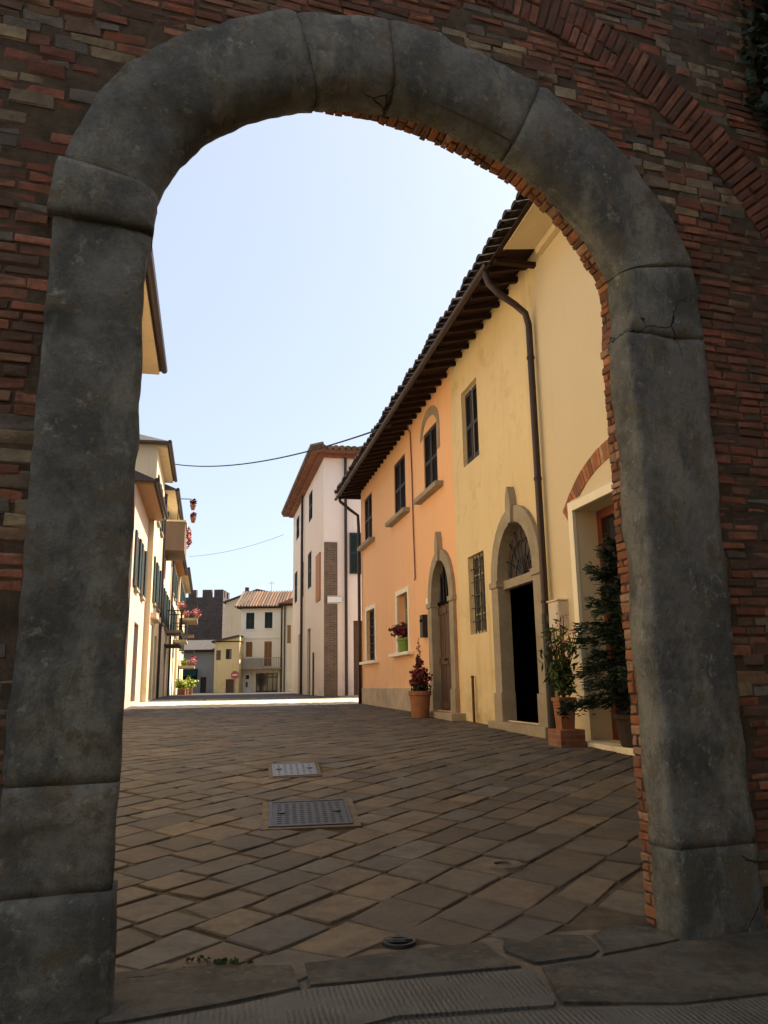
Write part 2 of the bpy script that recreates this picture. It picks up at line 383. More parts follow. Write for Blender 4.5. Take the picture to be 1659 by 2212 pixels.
def tile_roof(root, fr, s0, s1, oe, ze, orr, zr, pitch=.24, cols=TILE, fine=1.6, zt=None):
    """coppi: half round tiles in columns from the eave (oe, ze) up to the ridge (orr, zr)"""
    mb = MB(fr); n = max(1, int((s1-s0)/pitch)); L = math.hypot(orr-oe, zr-ze); zt = zt or (lambda s: 0)
    for k in range(n):
        sc = s0+(k+.5)*(s1-s0)/n; t = 0; first = True
        while t < L-.01:
            ln = .42 if t < fine else 1.4
            t1 = min(L, t+ln); jz = random.uniform(-.012, .012); c = random.choice(cols)
            i = len(mb.v)
            for (tt, rr, lift) in ((t-random.uniform(.0, .07), pitch*.46, .05), (t1, pitch*.38, .02)):
                o = oe+(orr-oe)*tt/L; z = ze+(zr-ze)*tt/L+lift+jz+zt(sc)
                for q in range(7):
                    an = math.pi*q/6; mb.vert(sc-rr*math.cos(an), o, z+rr*.75*math.sin(an)-.02)
            for q in range(6): mb.face((i+q, i+q+1, i+8+q, i+7+q), c)
            mb.face((i+6, i+5, i+4, i+3, i+2, i+1, i), tuple(x*.5 for x in c))
            t = t1
    for k in range(n+1):                                # channel tiles between
        sc = s0+k*(s1-s0)/n; c = random.choice(cols)
        mb.quad([(sc-pitch*.25, oe-.02 if orr < oe else oe+.02, ze+.0+zt(sc)), (sc+pitch*.25, oe, ze+zt(sc)), (sc+pitch*.25, orr, zr+zt(sc)), (sc-pitch*.25, orr, zr+zt(sc))], c)
    return mb.build('roof', M['tile'], root, recalc=False, smooth=False)
def slab_roof(mb, fr, s0, s1, oe, ze, orr, zr, th=.08, zt=None):
    zt = zt or (lambda s: 0); i = len(mb.v)
    for s in (s0, s1):
        for o, z in ((oe, ze), (orr, zr)):
            for d in (0, -th): mb.vert(s, o, z+d+zt(s))
    for q in ((0, 1, 5, 4), (2, 3, 7, 6), (0, 2, 6, 4), (1, 3, 7, 5), (0, 1, 3, 2), (4, 5, 7, 6)): mb.face([i+k for k in q])
def window(root, fr, s0, s1, z0, z1, o, frame, pane, mull=1, bars=2, t=.05, name='window'):
    f = MB(fr); f.box(s0, s0+t, o, o+.05, z0, z1); f.box(s1-t, s1, o, o+.05, z0, z1)
    f.box(s0+t, s1-t, o, o+.05, z0, z0+t); f.box(s0+t, s1-t, o, o+.05, z1-t, z1)
    for k in range(mull):
        c = s0+(s1-s0)*(k+1)/(mull+1); f.box(c-t*.6, c+t*.6, o+.003, o+.055, z0+t, z1-t)
    for k in range(bars):
        c = z0+(z1-z0)*(k+1)/(bars+1); f.box(s0+t, s1-t, o+.01, o+.04, c-.012, c+.012)
    fo = f.build(name, frame, root)
    p = MB(fr); p.box(s0+.01, s1-.01, o-.01, o+.012, z0+.01, z1-.01); p.build('pane', pane, fo)
    return fo
def shutters(root, fr, s0, s1, z0, z1, o, mat, name='shutter', leaves=2):
    res = []
    for k in range(leaves):
        a = s0+(s1-s0)*k/leaves+.008; b = s0+(s1-s0)*(k+1)/leaves-.008
        f = MB(fr); t = .06
        f.box(a, a+t, o, o+.04, z0, z1); f.box(b-t, b, o, o+.04, z0, z1)
        zm = (z0+z1)/2
        for za in (z0, zm-.04, z1-.08): f.box(a+t, b-t, o, o+.04, za, za+.08)
        nn = max(4, int((z1-z0)/.07)); 
        for q in range(nn):
            zz = z0+.08+(z1-z0-.16)*(q+.2)/nn
            if abs(zz-zm) < .06: continue
            f.quad([(a+t, o+.005, zz+.05), (b-t, o+.005, zz+.05), (b-t, o+.035, zz), (a+t, o+.035, zz)])
        f.quad([(a+t, o+.003, z0), (b-t, o+.003, z0), (b-t, o+.003, z1), (a+t, o+.003, z1)])
        res.append(f.build(name, mat, root))
    return res
def sill(root, fr, s0, s1, z, mat, pr=.16, th=.10):
    return MB(fr).box(s0, s1, -.05, pr, z-th, z).build('sill', mat, root, bevel=.012)

# ------------------------------------------------------------------ the ground
def ground_sheet():
    mb = MB(); xs = [-400, -120, -50, -25, -14, -8, -5, -3, -1.5, 0, 1.5, 3, 5, 8, 14, 25, 50, 120, 400]
    ys = [-300, -60, -20, -5, 0, 2, 3, 3.5, 4, 5, 6, 7, 8, 9, 10, 12, 14, 17, 20, 25, 29, 33, 40, 46, 58, 72, 100, 160, 300, 700]
    n = len(xs)
    for y in ys:
        for x in xs: mb.wv((x, y, zg(x, y)-.011))
    for j in range(len(ys)-1):
        for i in range(n-1): mb.face((j*n+i, j*n+i+1, (j+1)*n+i+1, (j+1)*n+i))
    o = mb.build('ground', M['joint'], smooth=True); tag(o, 'dark sandy ground under the paving and beyond the houses', 'ground', kind='structure')
ground_sheet()
PAV = [(.088, .070, .054), (.098, .080, .064), (.078, .064, .052), (.105, .082, .060), (.085, .074, .064), (.070, .060, .052), (.112, .084, .058), (.090, .066, .048)]
def in_cover(x, y):
    for cx, cy, a in ((-.585, 6.22, .52), (-.925, 8.17, .50)):
        if abs(x-cx) < a*.55 and abs(y-cy) < a*.86: return True
    return False
def in_slab(x, y):
    s = (y-3.42)-.36*(x+.2)           # behind this line the diagonal paving begins
    return s < .10
def paving():
    mb = MB(); a = R(35); e1 = Vector((math.sin(a), math.cos(a), 0)); e2 = Vector((math.cos(a), -math.sin(a), 0))
    wd = .295
    off = -36
    while off < 36:
        t = -60+random.uniform(0, .4)
        wr = random.uniform(.22, .34); off0 = off; sk = random.uniform(-.03, .03)
        while t < 60:
            ln = random.uniform(.27, .46); c = e1*(t+ln/2)+e2*(off+wr/2); t0 = t; t += ln
            s = D.dot(c); u = N.dot(c)
            if s < 2.9 or s > 26.5 or u < -3.2 or u > 4.9: continue
            if in_slab(c.x, c.y) or in_cover(c.x, c.y): continue
            col = random.choice(PAV); k = random.uniform(.72, 1.2); col = tuple(x*k for x in col)
            if random.random() < .22: g_ = sum(col)/3; col = tuple(x*.4+g_*v*.6 for x, v in zip(col, (.98, 1, 1.08)))
            g = random.uniform(.005, .014); tl = Vector((random.gauss(0, .007), random.gauss(0, .007), 0)); h = random.uniform(-.003, .003)
            cor = []
            for (x, y) in ((t0+g, off+g), (t0+ln-g, off+g), (t0+ln-g, off+wr-g), (t0+g, off+wr-g)):
                cor.append(e1*(x+random.uniform(-.016, .016))+e2*(y+random.uniform(-.016, .016)))
            ctr = sum(cor, Vector())/4; near = s < 14
            if near:                                    # knocked-off corners
                nc = []
                for q in range(4):
                    a_, p_, b_ = cor[q-1], cor[q], cor[(q+1) % 4]; ka, kb = random.uniform(.04, .16), random.uniform(.04, .16)
                    nc += [p_.lerp(a_, ka), p_.lerp((a_+b_)/2, .02), p_.lerp(b_, kb)]
                cor = nc
            nn = len(cor); i = len(mb.v)
            rings = ((1.0, -.03), (1.0, -.009), (.972, -.0015), (.92, .0)) if near else ((1.0, -.03), (.97, 0))
            for kk, dz in rings:
                for p in cor:
                    q = ctr+(p-ctr)*kk; mb.wv((q.x, q.y, zg(ctr.x, ctr.y)+(zg(q.x, q.y)-zg(ctr.x, ctr.y))+dz+h+tl.dot(q-ctr)))
            m4 = len(rings)
            for q in range(m4-1):
                for z in range(nn): mb.face((i+q*nn+z, i+q*nn+(z+1) % nn, i+q*nn+nn+(z+1) % nn, i+q*nn+nn+z), col)
            mb.face([i+(m4-1)*nn+z for z in range(nn)], col)
        off += wr
    o = mb.build('paving', M['paver'], smooth=False, recalc=False)
    tag(o, 'brown grey stone paving laid on the diagonal through the gate', 'paving', kind='structure')
paving()
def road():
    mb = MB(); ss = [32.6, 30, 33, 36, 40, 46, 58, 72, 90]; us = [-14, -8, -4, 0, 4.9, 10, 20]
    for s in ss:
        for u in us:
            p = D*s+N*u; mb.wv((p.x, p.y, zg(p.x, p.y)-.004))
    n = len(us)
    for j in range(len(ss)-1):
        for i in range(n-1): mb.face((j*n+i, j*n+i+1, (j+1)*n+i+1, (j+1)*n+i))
    tag(mb.build('road', M['road'], smooth=True, recalc=False), 'smooth road surface before the pink house, shade put into its dark colour', 'road', kind='structure')
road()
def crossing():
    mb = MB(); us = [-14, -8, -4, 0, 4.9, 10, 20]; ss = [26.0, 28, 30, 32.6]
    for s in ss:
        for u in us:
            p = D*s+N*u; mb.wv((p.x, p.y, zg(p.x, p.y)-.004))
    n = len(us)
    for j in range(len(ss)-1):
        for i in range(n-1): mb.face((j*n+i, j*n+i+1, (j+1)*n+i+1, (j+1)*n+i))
    tag(mb.build('crossing', M['sunlitroad'], smooth=True, recalc=False), 'band of road beyond the orange house, coloured pale for sunlight', 'road', kind='structure')
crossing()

# ------------------------------------------------------------------ the gate
K = .72; TH = R(18.4)
GD = Vector((math.cos(TH), math.sin(TH), 0)); GN = Vector((-math.sin(TH), math.cos(TH), 0)); GP = Vector((1.7477*K, 5.1887*K, 0)); GZ = .42
G = Fr(GP, GD, GN)               # o > 0 is into the town
OUT = [(-3.81, -.25), (-3.80, 1.0), (-3.79, 2.2), (-3.79, 3.6), (-3.78, 4.32), (-3.70, 4.69), (-3.50, 5.11), (-3.17, 5.47), (-2.77, 5.735), (-2.37, 5.89), (-1.85, 6.00), (-1.33, 5.985), (-.64, 5.79), (-.07, 5.47), (.30, 5.08), (.55, 4.68), (.62, 4.30), (.61, 3.4), (.60, 2.3), (.59, 1.0), (.58, -.25)]
OUT = [(u*K, GZ+z*K) for u, z in OUT]
def spline(P, step=.03):
    P = [Vector((a, b)) for a, b in P]; res = []
    for i in range(len(P)-1):
        p0, p1, p2, p3 = P[max(i-1, 0)], P[i], P[i+1], P[min(i+2, len(P)-1)]
        n = max(2, int((p2-p1).length/step))
        for k in range(n):
            t = k/n
            res.append(.5*((2*p1)+(p2-p0)*t+(2*p0-5*p1+4*p2-p3)*t*t+(3*p1-p0-3*p2+p3)*t**3))
    res.append(P[-1]); return res
OC = spline(OUT)
def sm(a, b, x): t = min(1, max(0, (x-a)/(b-a))); return t*t*(3-2*t)
ONORM = []; IC = []
for i, p in enumerate(OC):
    t = (OC[min(i+1, len(OC)-1)]-OC[max(i-1, 0)]).normalized(); nrm = Vector((t.y, -t.x))   # points to the opening
    ONORM.append(nrm); f = i/(len(OC)-1)
    th = (.53+.05*sm(.30, .5, f)+.03*sm(.55, .75, f))*K
    IC.append(p+nrm*th)
# straighten the jambs
for i, p in enumerate(OC):
    if p.y < GZ+4.0*K:
        IC[i] = Vector((-3.275*K, p.y)) if p.x < -1 else Vector((0, p.y))
arcl = [0]
for i in range(1, len(OC)): arcl.append(arcl[-1]+(OC[i]-OC[i-1]).length)
def at_arc(fn):
    return next(i for i in range(len(OC)) if fn(OC[i]))
gate = thing('town_gate', G.w(-1.64*K, 0, GZ), 'old brick town gate with rounded grey stone arch framing the street', 'gate', d=GD)
CREF = Vector((-1.64*K, 0))
def gate_block(i0, i1, name, proud=.035, widen=0, seed=0, mat='serena', dk=.145):
    mb = MB(G); idx = list(range(i0, i1+1)); first = len(mb.v); npf = None; rows = []
    for q, i in enumerate(idx):
        p, c = OC[i], IC[i]; f = i/(len(OC)-1)
        inarch = sm(GZ+3.9*K, GZ+4.7*K, p.y)
        e = min(arcl[i]-arcl[i0], arcl[i1]-arcl[i]); edge = max(0, 1-e/.004)
        gap = .004 if edge > 0 else 0
        T = (c-p).length; w0 = -widen; w1 = T+widen*.6+(random.Random(seed*10).uniform(-.012, .016)+noise.noise(Vector((seed*5, p.y*5, p.x*5)))*.014)*(1-.6*inarch)
        rad = .028+.10*inarch; rad = min(rad, T*.45); top = -proud+edge*.010
        prof = [(w0, .05), (w0, top+.008), (w0+.006, top+.002), (w0+.04, top)]
        for a in range(1, 4): prof.append((w0+.04+(w1-rad-w0-.04)*a/3, top-.012*math.sin(math.pi*a/3)*inarch))
        for a in range(1, 8):
            an = math.pi/2*a/7; prof.append((w1-rad+rad*math.sin(an), top+rad*(1-math.cos(an))))
        prof += [(w1, top+rad+(dk-top-rad)*.5), (w1, dk), (w1-.17, dk+.002)]
        nrm = (c-p).normalized(); row = []
        for r, d in prof:
            u = p+nrm*r; P = Vector((u.x*1.0, d, u.y))
            a = noise.noise(P*2.6+Vector((seed*3, 0, 0)))*.011+noise.noise(P*8+Vector((0, seed, 0)))*.008+noise.noise(P*19)*.005
            chip = min(.018, max(0, noise.noise(P*2.3+Vector((9, 4, seed*2)))-.30)*.2)
            row.append(mb.vert(u.x+nrm.x*a*.7, d+a+chip*(1 if d < .06 else .3), u.y+nrm.y*a*.7))
        rows.append(row)
    for a, b in zip(rows, rows[1:]):
        for k in range(len(a)-1): mb.face((a[k], a[k+1], b[k+1], b[k]))
    mb.face(rows[0]); mb.face(rows[-1][::-1])
    o = mb.build(name, M[mat], gate, smooth=True)
    return o
def zi(z, left):
    rng = range(len(OC)) if left else range(len(OC)-1, -1, -1)
    return next(i for i in rng if OC[i].y >= z)
iu = lambda u: next(i for i in range(len(OC)) if OC[i].x >= u and OC[i].y > GZ+4.4*K)
def lerp_tab(x, tab):
    if x <= tab[0][0]: return tab[0][1]
    for (a, va), (b, vb) in zip(tab, tab[1:]):
        if x <= b: return va+(vb-va)*(x-a)/(b-a)
    return tab[-1][1]
def rev_off(p):
    k = sm(GZ+3.7*K, GZ+4.5*K, p.y)
    arc = lerp_tab(p.x, ((-2.36, .09), (-2.1, .13), (-1.75, .12), (-1.4, .06), (-1.1, .025), (-.8, .02), (-.3, .02), (0, .02)))
    jam = .045 if p.x < -1 else .012
    return jam*(1-k)+arc*k
RC = []
for i, p in enumerate(IC):
    t = (IC[min(i+3, len(IC)-1)]-IC[max(i-3, 0)]).normalized(); RC.append(p-Vector((t.y, -t.x))*rev_off(p))
cuts = [(0, 'jamb_stone'), (zi(.80, 1), 'jamb_stone'), (zi(1.14, 1), 'jamb_stone'), (zi(3.37, 1), 'impost_stone'), (zi(3.62, 1), 'voussoir'), (iu(-1.743), 'voussoir'), (iu(-1.276), 'voussoir'), (iu(-.44), 'voussoir'), (zi(3.64, 0), 'jamb_stone'), (zi(3.22, 0), 'jamb_stone'), (zi(.74, 0), 'jamb_stone'), (len(OC)-1, None)]
for k in range(len(cuts)-1):
    nm = cuts[k][1]
    gate_block(cuts[k][0], cuts[k+1][0], nm, .06 if nm == 'impost_stone' else .035+.004*(k % 2) + (.012 if k in (0, 10) else 0), .018 if nm == 'impost_stone' else (.012 if k in (0, 10) else 0), k*1.7, 'serena' if k % 2 else 'serena2')
# mortar core: front sheet, back sheet, and the lining behind the reveal bricks
IW = [RC[i] for i in range(0, len(RC), 3)]
if IW[-1] != RC[-1]: IW.append(RC[-1])
core = MB(G)
UL, UR, ZT = -6.2, 2.75, 6.4
GT = .262
def outer_pt(p, i, n):
    f = i/(n-1)
    dx, dz = p.x-CREF.x, p.y-2.2
    if p.y < 2.2: return (UL if dx < 0 else UR, p.y)
    ang = math.atan2(dz, dx); c, s_ = math.cos(ang), math.sin(ang)
    best = 1e9
    if c < -1e-6: best = min(best, (UL-CREF.x)/c)
    if c > 1e-6: best = min(best, (UR-CREF.x)/c)
    if s_ > 1e-6: best = min(best, (ZT-2.2)/s_)
    return (CREF.x+best*c, 2.2+best*s_)
ins = .009                      # lining lies a little behind the reveal bricks
LIN = []
for i, p in enumerate(IW):
    t = (IW[min(i+1, len(IW)-1)]-IW[max(i-1, 0)]).normalized(); LIN.append(p-Vector((t.y, -t.x))*ins)
n = len(LIN)
for o in (0.008, GT-.006):
    for i in range(n-1):
        a, b = LIN[i], LIN[i+1]; c, d = outer_pt(LIN[i+1], i+1, n), outer_pt(LIN[i], i, n)
        core.quad([(a.x, o, a.y), (b.x, o, b.y), (c[0], o, c[1]), (d[0], o, d[1])])
for (u, z) in ((UL, ZT), (UR, ZT)):
    for o in (0.008, GT-.006):
        i = min(range(n-1), key=lambda q: (outer_pt(LIN[q], q, n)[0]-u)**2+(outer_pt(LIN[q], q, n)[1]-z)**2)
        cand = [outer_pt(LIN[q], q, n) for q in range(n)]
        # close the corner triangle
        sides = [c for c in cand if abs(c[0]-u) < 1e-6]; tops = [c for c in cand if abs(c[1]-z) < 1e-6]
        if sides and tops:
            c1 = max(sides, key=lambda c: c[1]); c2 = min(tops, key=lambda c: abs(c[0]-u))
            core.face([core.vert(c1[0], o, c1[1]), core.vert(u, o, z), core.vert(c2[0], o, c2[1])])
for i in range(n-1):
    a, b = LIN[i], LIN[i+1]
    core.quad([(a.x, .008, a.y), (b.x, .008, b.y), (b.x, GT-.006, b.y), (a.x, GT-.006, a.y)])
core.quad([(UL, .008, ZT), (UR, .008, ZT), (UR, GT-.006, ZT), (UL, GT-.006, ZT)])
for u in (UL, UR): core.quad([(u, .008, 0), (u, .008, ZT), (u, GT-.006, ZT), (u, GT-.006, 0)])
core.build('masonry_core', M['mortar'], gate, recalc=False)
BR = [(.17, .066, .042), (.19, .080, .052), (.13, .052, .038), (.21, .095, .065), (.11, .052, .040), (.15, .078, .056), (.17, .066, .042), (.085, .055, .044), (.14, .09, .06), (.07, .042, .034)]
STN = [(.14, .12, .09), (.10, .095, .085), (.17, .14, .09), (.075, .07, .066), (.20, .17, .12)]
def stonebrick(mb, f, u0, u1, z0, z1, o, dep, c, jt=.006):
    """a worn brick whose face is at o (towards the viewer), with a chamfered face"""
    i = len(mb.v); ch = min(.010, (z1-z0)*.22)
    for (ins_, dd) in ((0, dep), (0, ch*.55), (ch*.7, 0)):
        for (a, b) in ((u0+ins_, z0+ins_), (u1-ins_, z0+ins_), (u1-ins_, z1-ins_), (u0+ins_, z1-ins_)):
            mb.wv(f(a+random.uniform(-jt, jt), o+dd+random.uniform(-jt, jt)*.6, b+random.uniform(-jt, jt)*.8))
    for k in (0, 4):
        for z in range(4): mb.face((i+k+z, i+k+(z+1) % 4, i+k+4+(z+1) % 4, i+k+4+z), c)
    mb.face((i+8, i+9, i+10, i+11), c)
AC = Vector((-1.043, 2.695))
OCs = OC[::4]
def in_ring(u, z):
    # inside the outer outline of the stone surround?
    if z < OC[0].y: return OC[0].x < u < OC[-1].x
    cnt = 0
    pts = OCs
    poly = pts+[Vector((pts[-1].x, -1)), Vector((pts[0].x, -1))]
    j = len(poly)-1; ins_ = False
    for k in range(len(poly)):
        a, b = poly[k], poly[j]
        if (a.y > z) != (b.y > z) and u < (b.x-a.x)*(z-a.y)/(b.y-a.y)+a.x: ins_ = not ins_
        j = k
    return ins_
wall_b = MB(G); z = .0
fG = lambda a, o, b: G.w(a, o, b)
while z < 6.3:
    h = random.uniform(.040, .056); u = -4.6+random.uniform(0, .2); sl = .0
    while u < 2.6:
        L = random.uniform(.09, .20); uc, zc = u+L/2, z+h/2
        d = math.hypot(uc-AC.x, zc-AC.y)
        band = 2.365 < d < 2.66 and uc > -1.15
        visible = -3.5 < uc < 1.9
        band = band and math.atan2(zc-AC.y, uc-AC.x) > R(20)
        if not band and visible and not in_ring(uc, zc):
            q = noise.noise(Vector((uc*1.1, zc*1.6, 3.3)))
            rub = q > .20 or (uc > .2 and zc > 4.9 and q > -.25) or (-.9 < uc < -.2 and zc > 4.55 and q > -.1)
            x = random.random()
            if rub and x < .22: pass                                   # bare mortar
            else:
                c = random.choice(STN) if (rub and x < .55) or x < .06 else random.choice(BR)
                k = random.uniform(.7, 1.25); c = tuple(v*k for v in c)
                wob = noise.noise(Vector((uc*.7, zc*2, 0)))*.010
                stonebrick(wall_b, fG, u+.005, u+L-.007, z+.0055+wob, z+h-.0055+wob+(random.uniform(0, .03) if rub else 0), random.uniform(-.002, .007)+noise.noise(Vector((uc*1.5, zc*1.5, 8)))*.007, .05, c, .006)
        u += L
    z += h
BRK = .7
wall_b.build('brickwork', M['brick'], gate, recalc=False)
rel = MB(G)
a = R(96)
while a > R(20):
    da = .052/2.5; mid = a-da/2; ca, sa = math.cos(mid), math.sin(mid)
    rad = Vector((ca, sa)); tan = Vector((sa, -ca))
    def fR(p, o, q, rad=rad, tan=tan): v = AC+rad*q+tan*p; return G.w(v.x, o, v.y)
    for (r0_, r1_) in ((2.375, 2.50), (2.51, 2.65)) if random.random() < .5 else ((2.375, 2.65),):
        c = random.choice(BR[:5]); k = random.uniform(.55, .95)
        stonebrick(rel, fR, -.021, .021, r0_, r1_, random.uniform(-.012, .003), .05, tuple(v*k for v in c), .004)
    a -= da
rel.build('relieving_arch', M['brick'], gate, recalc=False)
rev = MB(G); RB = [(.38, .14, .06), (.33, .115, .048), (.43, .17, .075), (.26, .10, .05), (.34, .16, .08), (.20, .10, .06), (.42, .24, .14)]
t = 0; i = 0; total = arcl[-1]
ica = [0]
for q in range(1, len(RC)): ica.append(ica[-1]+(RC[q]-RC[q-1]).length)
def ic_at(t):
    for q in range(1, len(ica)):
        if ica[q] >= t:
            f = (t-ica[q-1])/max(1e-6, ica[q]-ica[q-1]); p = RC[q-1].lerp(RC[q], f)
            tt = (RC[min(q+2, len(RC)-1)]-RC[max(q-3, 0)]).normalized(); return p, tt
    return RC[-1], Vector((0, -1))
while t < ica[-1]-.06:
    h = random.uniform(.032, .058); p, tt = ic_at(t+h/2); nn = Vector((tt.y, -tt.x))
    # the face of a reveal brick looks to the opening: its depth axis is -nn
    def fV(o_along, dd, zt_, p=p, tt=tt, nn=nn):
        v = p+tt*zt_-nn*dd; return G.w(v.x, o_along, v.y)
    c = random.choice(RB); k = random.uniform(.75, 1.2); c = tuple(v*k for v in c)
    e = GT+random.choice((random.uniform(-.004, .004), random.uniform(-.012, .006)))
    if random.random() < .4: stonebrick(rev, fV, .150, e, -h/2+.003, h/2-.003, random.uniform(-.002, .006), .035, c, .004)
    else:
        mid = random.uniform(.18, .225)
        stonebrick(rev, fV, .150, mid-.004, -h/2+.003, h/2-.003, random.uniform(-.002, .006), .035, c, .004)
        stonebrick(rev, fV, mid+.004, e, -h/2+.003, h/2-.003, random.uniform(-.002, .006), .035, tuple(v*.85 for v in c), .005)
    t += h
rev.build('reveal_brickwork', M['rbrick'], gate, recalc=False)
ivy = MB(G)
for _ in range(3600):
    u = random.gauss(1.38, .27); zz = random.uniform(4.2, 6.3)
    if u < .93+.12*noise.noise(Vector((zz*2.5, 0, 1)))+max(0, 4.85-zz)*.3: continue
    P = G.w(u, -.03-random.random()**2*.22, zz)
    ivy.leaf(P, random.uniform(.035, .07), (-GN+Vector((random.gauss(0, .5), random.gauss(0, .5), random.gauss(0, .4)+.3))), 1.2, (random.random(),)*3)
tag(ivy.build('ivy', M['ivy'], recalc=False), 'dark ivy hanging over the brick at upper right of the gate', 'plant')

# ------------------------------------------------------------------ threshold slabs
def slab(name, pts, mat, label, z=.427, th=.12, groove=None, kind='structure'):
    bm = bmesh.new(); c = Vector((sum(p[0] for p in pts)/len(pts), sum(p[1] for p in pts)/len(pts), 0))
    vs = [bm.verts.new((p[0], p[1], z-.004+random.uniform(-.003, .003))) for p in pts]
    f = bm.faces.new(vs); ext = bmesh.ops.extrude_face_region(bm, geom=[f])
    for v in [g for g in ext['geom'] if isinstance(g, bmesh.types.BMVert)]: v.co.z -= th
    bmesh.ops.recalc_face_normals(bm, faces=bm.faces)
    bmesh.ops.bevel(bm, geom=[e for e in bm.edges], offset=.010, segments=2, affect='EDGES')
    for v in bm.verts: v.co.x += noise.noise(v.co*6)*.012; v.co.y += noise.noise(v.co*6+Vector((3, 3, 3)))*.012
    me = bpy.data.meshes.new(name); bm.to_mesh(me); bm.free(); me.materials.append(mat)
    o = bpy.data.objects.new(name, me); COL.objects.link(o); tag(o, label, 'paving', kind=kind); return o
mg, n_, l_, b_ = new_mat('grooved_stone'); tc_ = n_.new('ShaderNodeTexCoord').outputs['Object']
mp_ = n_.new('ShaderNodeMapping'); mp_.inputs['Rotation'].default_value = (0, 0, R(-11)); l_.new(tc_, mp_.inputs[0])
wv_ = n_.new('ShaderNodeTexWave'); wv_.inputs['Scale'].default_value = 15.5; wv_.inputs['Distortion'].default_value = 2.2; wv_.inputs['Detail'].default_value = 2; wv_.inputs['Detail Scale'].default_value = 1.5
l_.new(mp_.outputs[0], wv_.inputs['Vector'])
nf_ = ramp(n_, l_, noise_node(n_, l_, tc_, 4, 7, .65), .35, .7)
cc_ = mixc(n_, l_, nf_, (.088, .082, .068), (.046, .044, .037))
l_.new(cc_, b_.inputs['Base Color']); b_.inputs['Roughness'].default_value = .8
ad_ = n_.new('ShaderNodeMath'); ad_.operation = 'ADD'; wm_ = n_.new('ShaderNodeMath'); wm_.operation = 'MULTIPLY'; l_.new(wv_.outputs['Fac'], wm_.inputs[0]); l_.new(ramp(n_, l_, noise_node(n_, l_, tc_, 4.5, 8, .72), .42, .60), wm_.inputs[1]); l_.new(wm_.outputs[0], ad_.inputs[0]); l_.new(noise_node(n_, l_, tc_, 30, 6, .7), ad_.inputs[1])
bump(n_, l_, b_, ad_.outputs[0], .7, .018); M['groove'] = mg
M['joint2'] = stone('cover_mortar', (.19, .15, .105), (.08, .065, .05), 8, .8, .012)
slab('threshold_slab', [(-1.30, 2.80), (-.89, 2.91), (-.57, 3.055), (-.335, 3.19), (-.385, 3.44), (-.73, 3.45), (-.98, 3.42), (-1.30, 3.33)], M['slab'], 'worn plain slab at the left foot of the gate')
slab('threshold_slab', [(-.315, 3.20), (-.03, 3.265), (.15, 3.30), (.52, 3.385), (.44, 3.54), (.40, 3.70), (-.03, 3.56), (-.36, 3.45)], M['slab'], 'plain slab behind the grooved one in the middle of the gateway')
slab('threshold_slab', [(.47, 3.545), (.57, 3.41), (.82, 3.49), (.87, 3.56), (.855, 3.765), (.48, 3.79)], M['slab'], 'small slab by the middle of the gateway')
slab('threshold_slab', [(.885, 3.56), (.84, 3.49), (1.12, 3.61), (1.25, 3.68), (1.17, 3.86), (1.03, 3.90), (.875, 3.765)], M['slab'], 'small pinkish slab at the foot of the right pier')
slab('threshold_slab', [(-1.30, 2.45), (-.6, 2.55), (.02, 2.905), (.555, 2.98), (.57, 3.02), (.55, 3.37), (.15, 3.285), (-.03, 3.25), (-.32, 3.185), (-.555, 3.04), (-.88, 2.895), (-1.30, 2.78)], M['groove'], 'long grooved stone slab across the front of the gateway')
slab('threshold_slab', [(.575, 3.38), (.575, 3.0), (1.0, 2.99), (1.5, 3.1), (1.75, 3.35), (1.3, 3.66), (1.12, 3.59), (.84, 3.47)], M['slab'], 'broad slab in front of the right pier')
slab('threshold_slab', [(-.5, 2.1), (1.0, 2.2), (1.9, 2.5), (1.78, 3.3), (1.5, 3.08), (1.0, 2.97), (.57, 2.965), (.03, 2.89), (-.58, 2.53)], M['groove'], 'nearest broad grooved slab before the gateway', z=.4255)
slab('threshold_slab', [(-3, 1.2), (-.6, 1.6), (-.6, 2.5), (-1.32, 2.42), (-1.32, 2.78), (-3, 2.4)], M['slab'], 'broad slab beside the left pier', z=.4245)
slab('threshold_slab', [(1.8, 3.3), (1.93, 2.5), (4, 2.6), (4.5, 4.6), (1.32, 3.66)], M['slab'], 'broad slab outside the right pier', z=.4235)

bd_ = MB(); bd_.quad([(-3.2, 1.0, .4125), (5, 1.0, .4125), (5, 4.6, .4125), (1.28, 3.74, .4125)][::1]); bd_.quad([(-3.2, 1.0, .4125), (1.28, 3.74, .4125), (.9, 3.86, .4125), (-1.4, 3.40, .4125)])
tag(bd_.build('threshold_bed', M['joint2'], recalc=False), 'pale mortar bed between the threshold slabs', 'mortar', kind='structure')
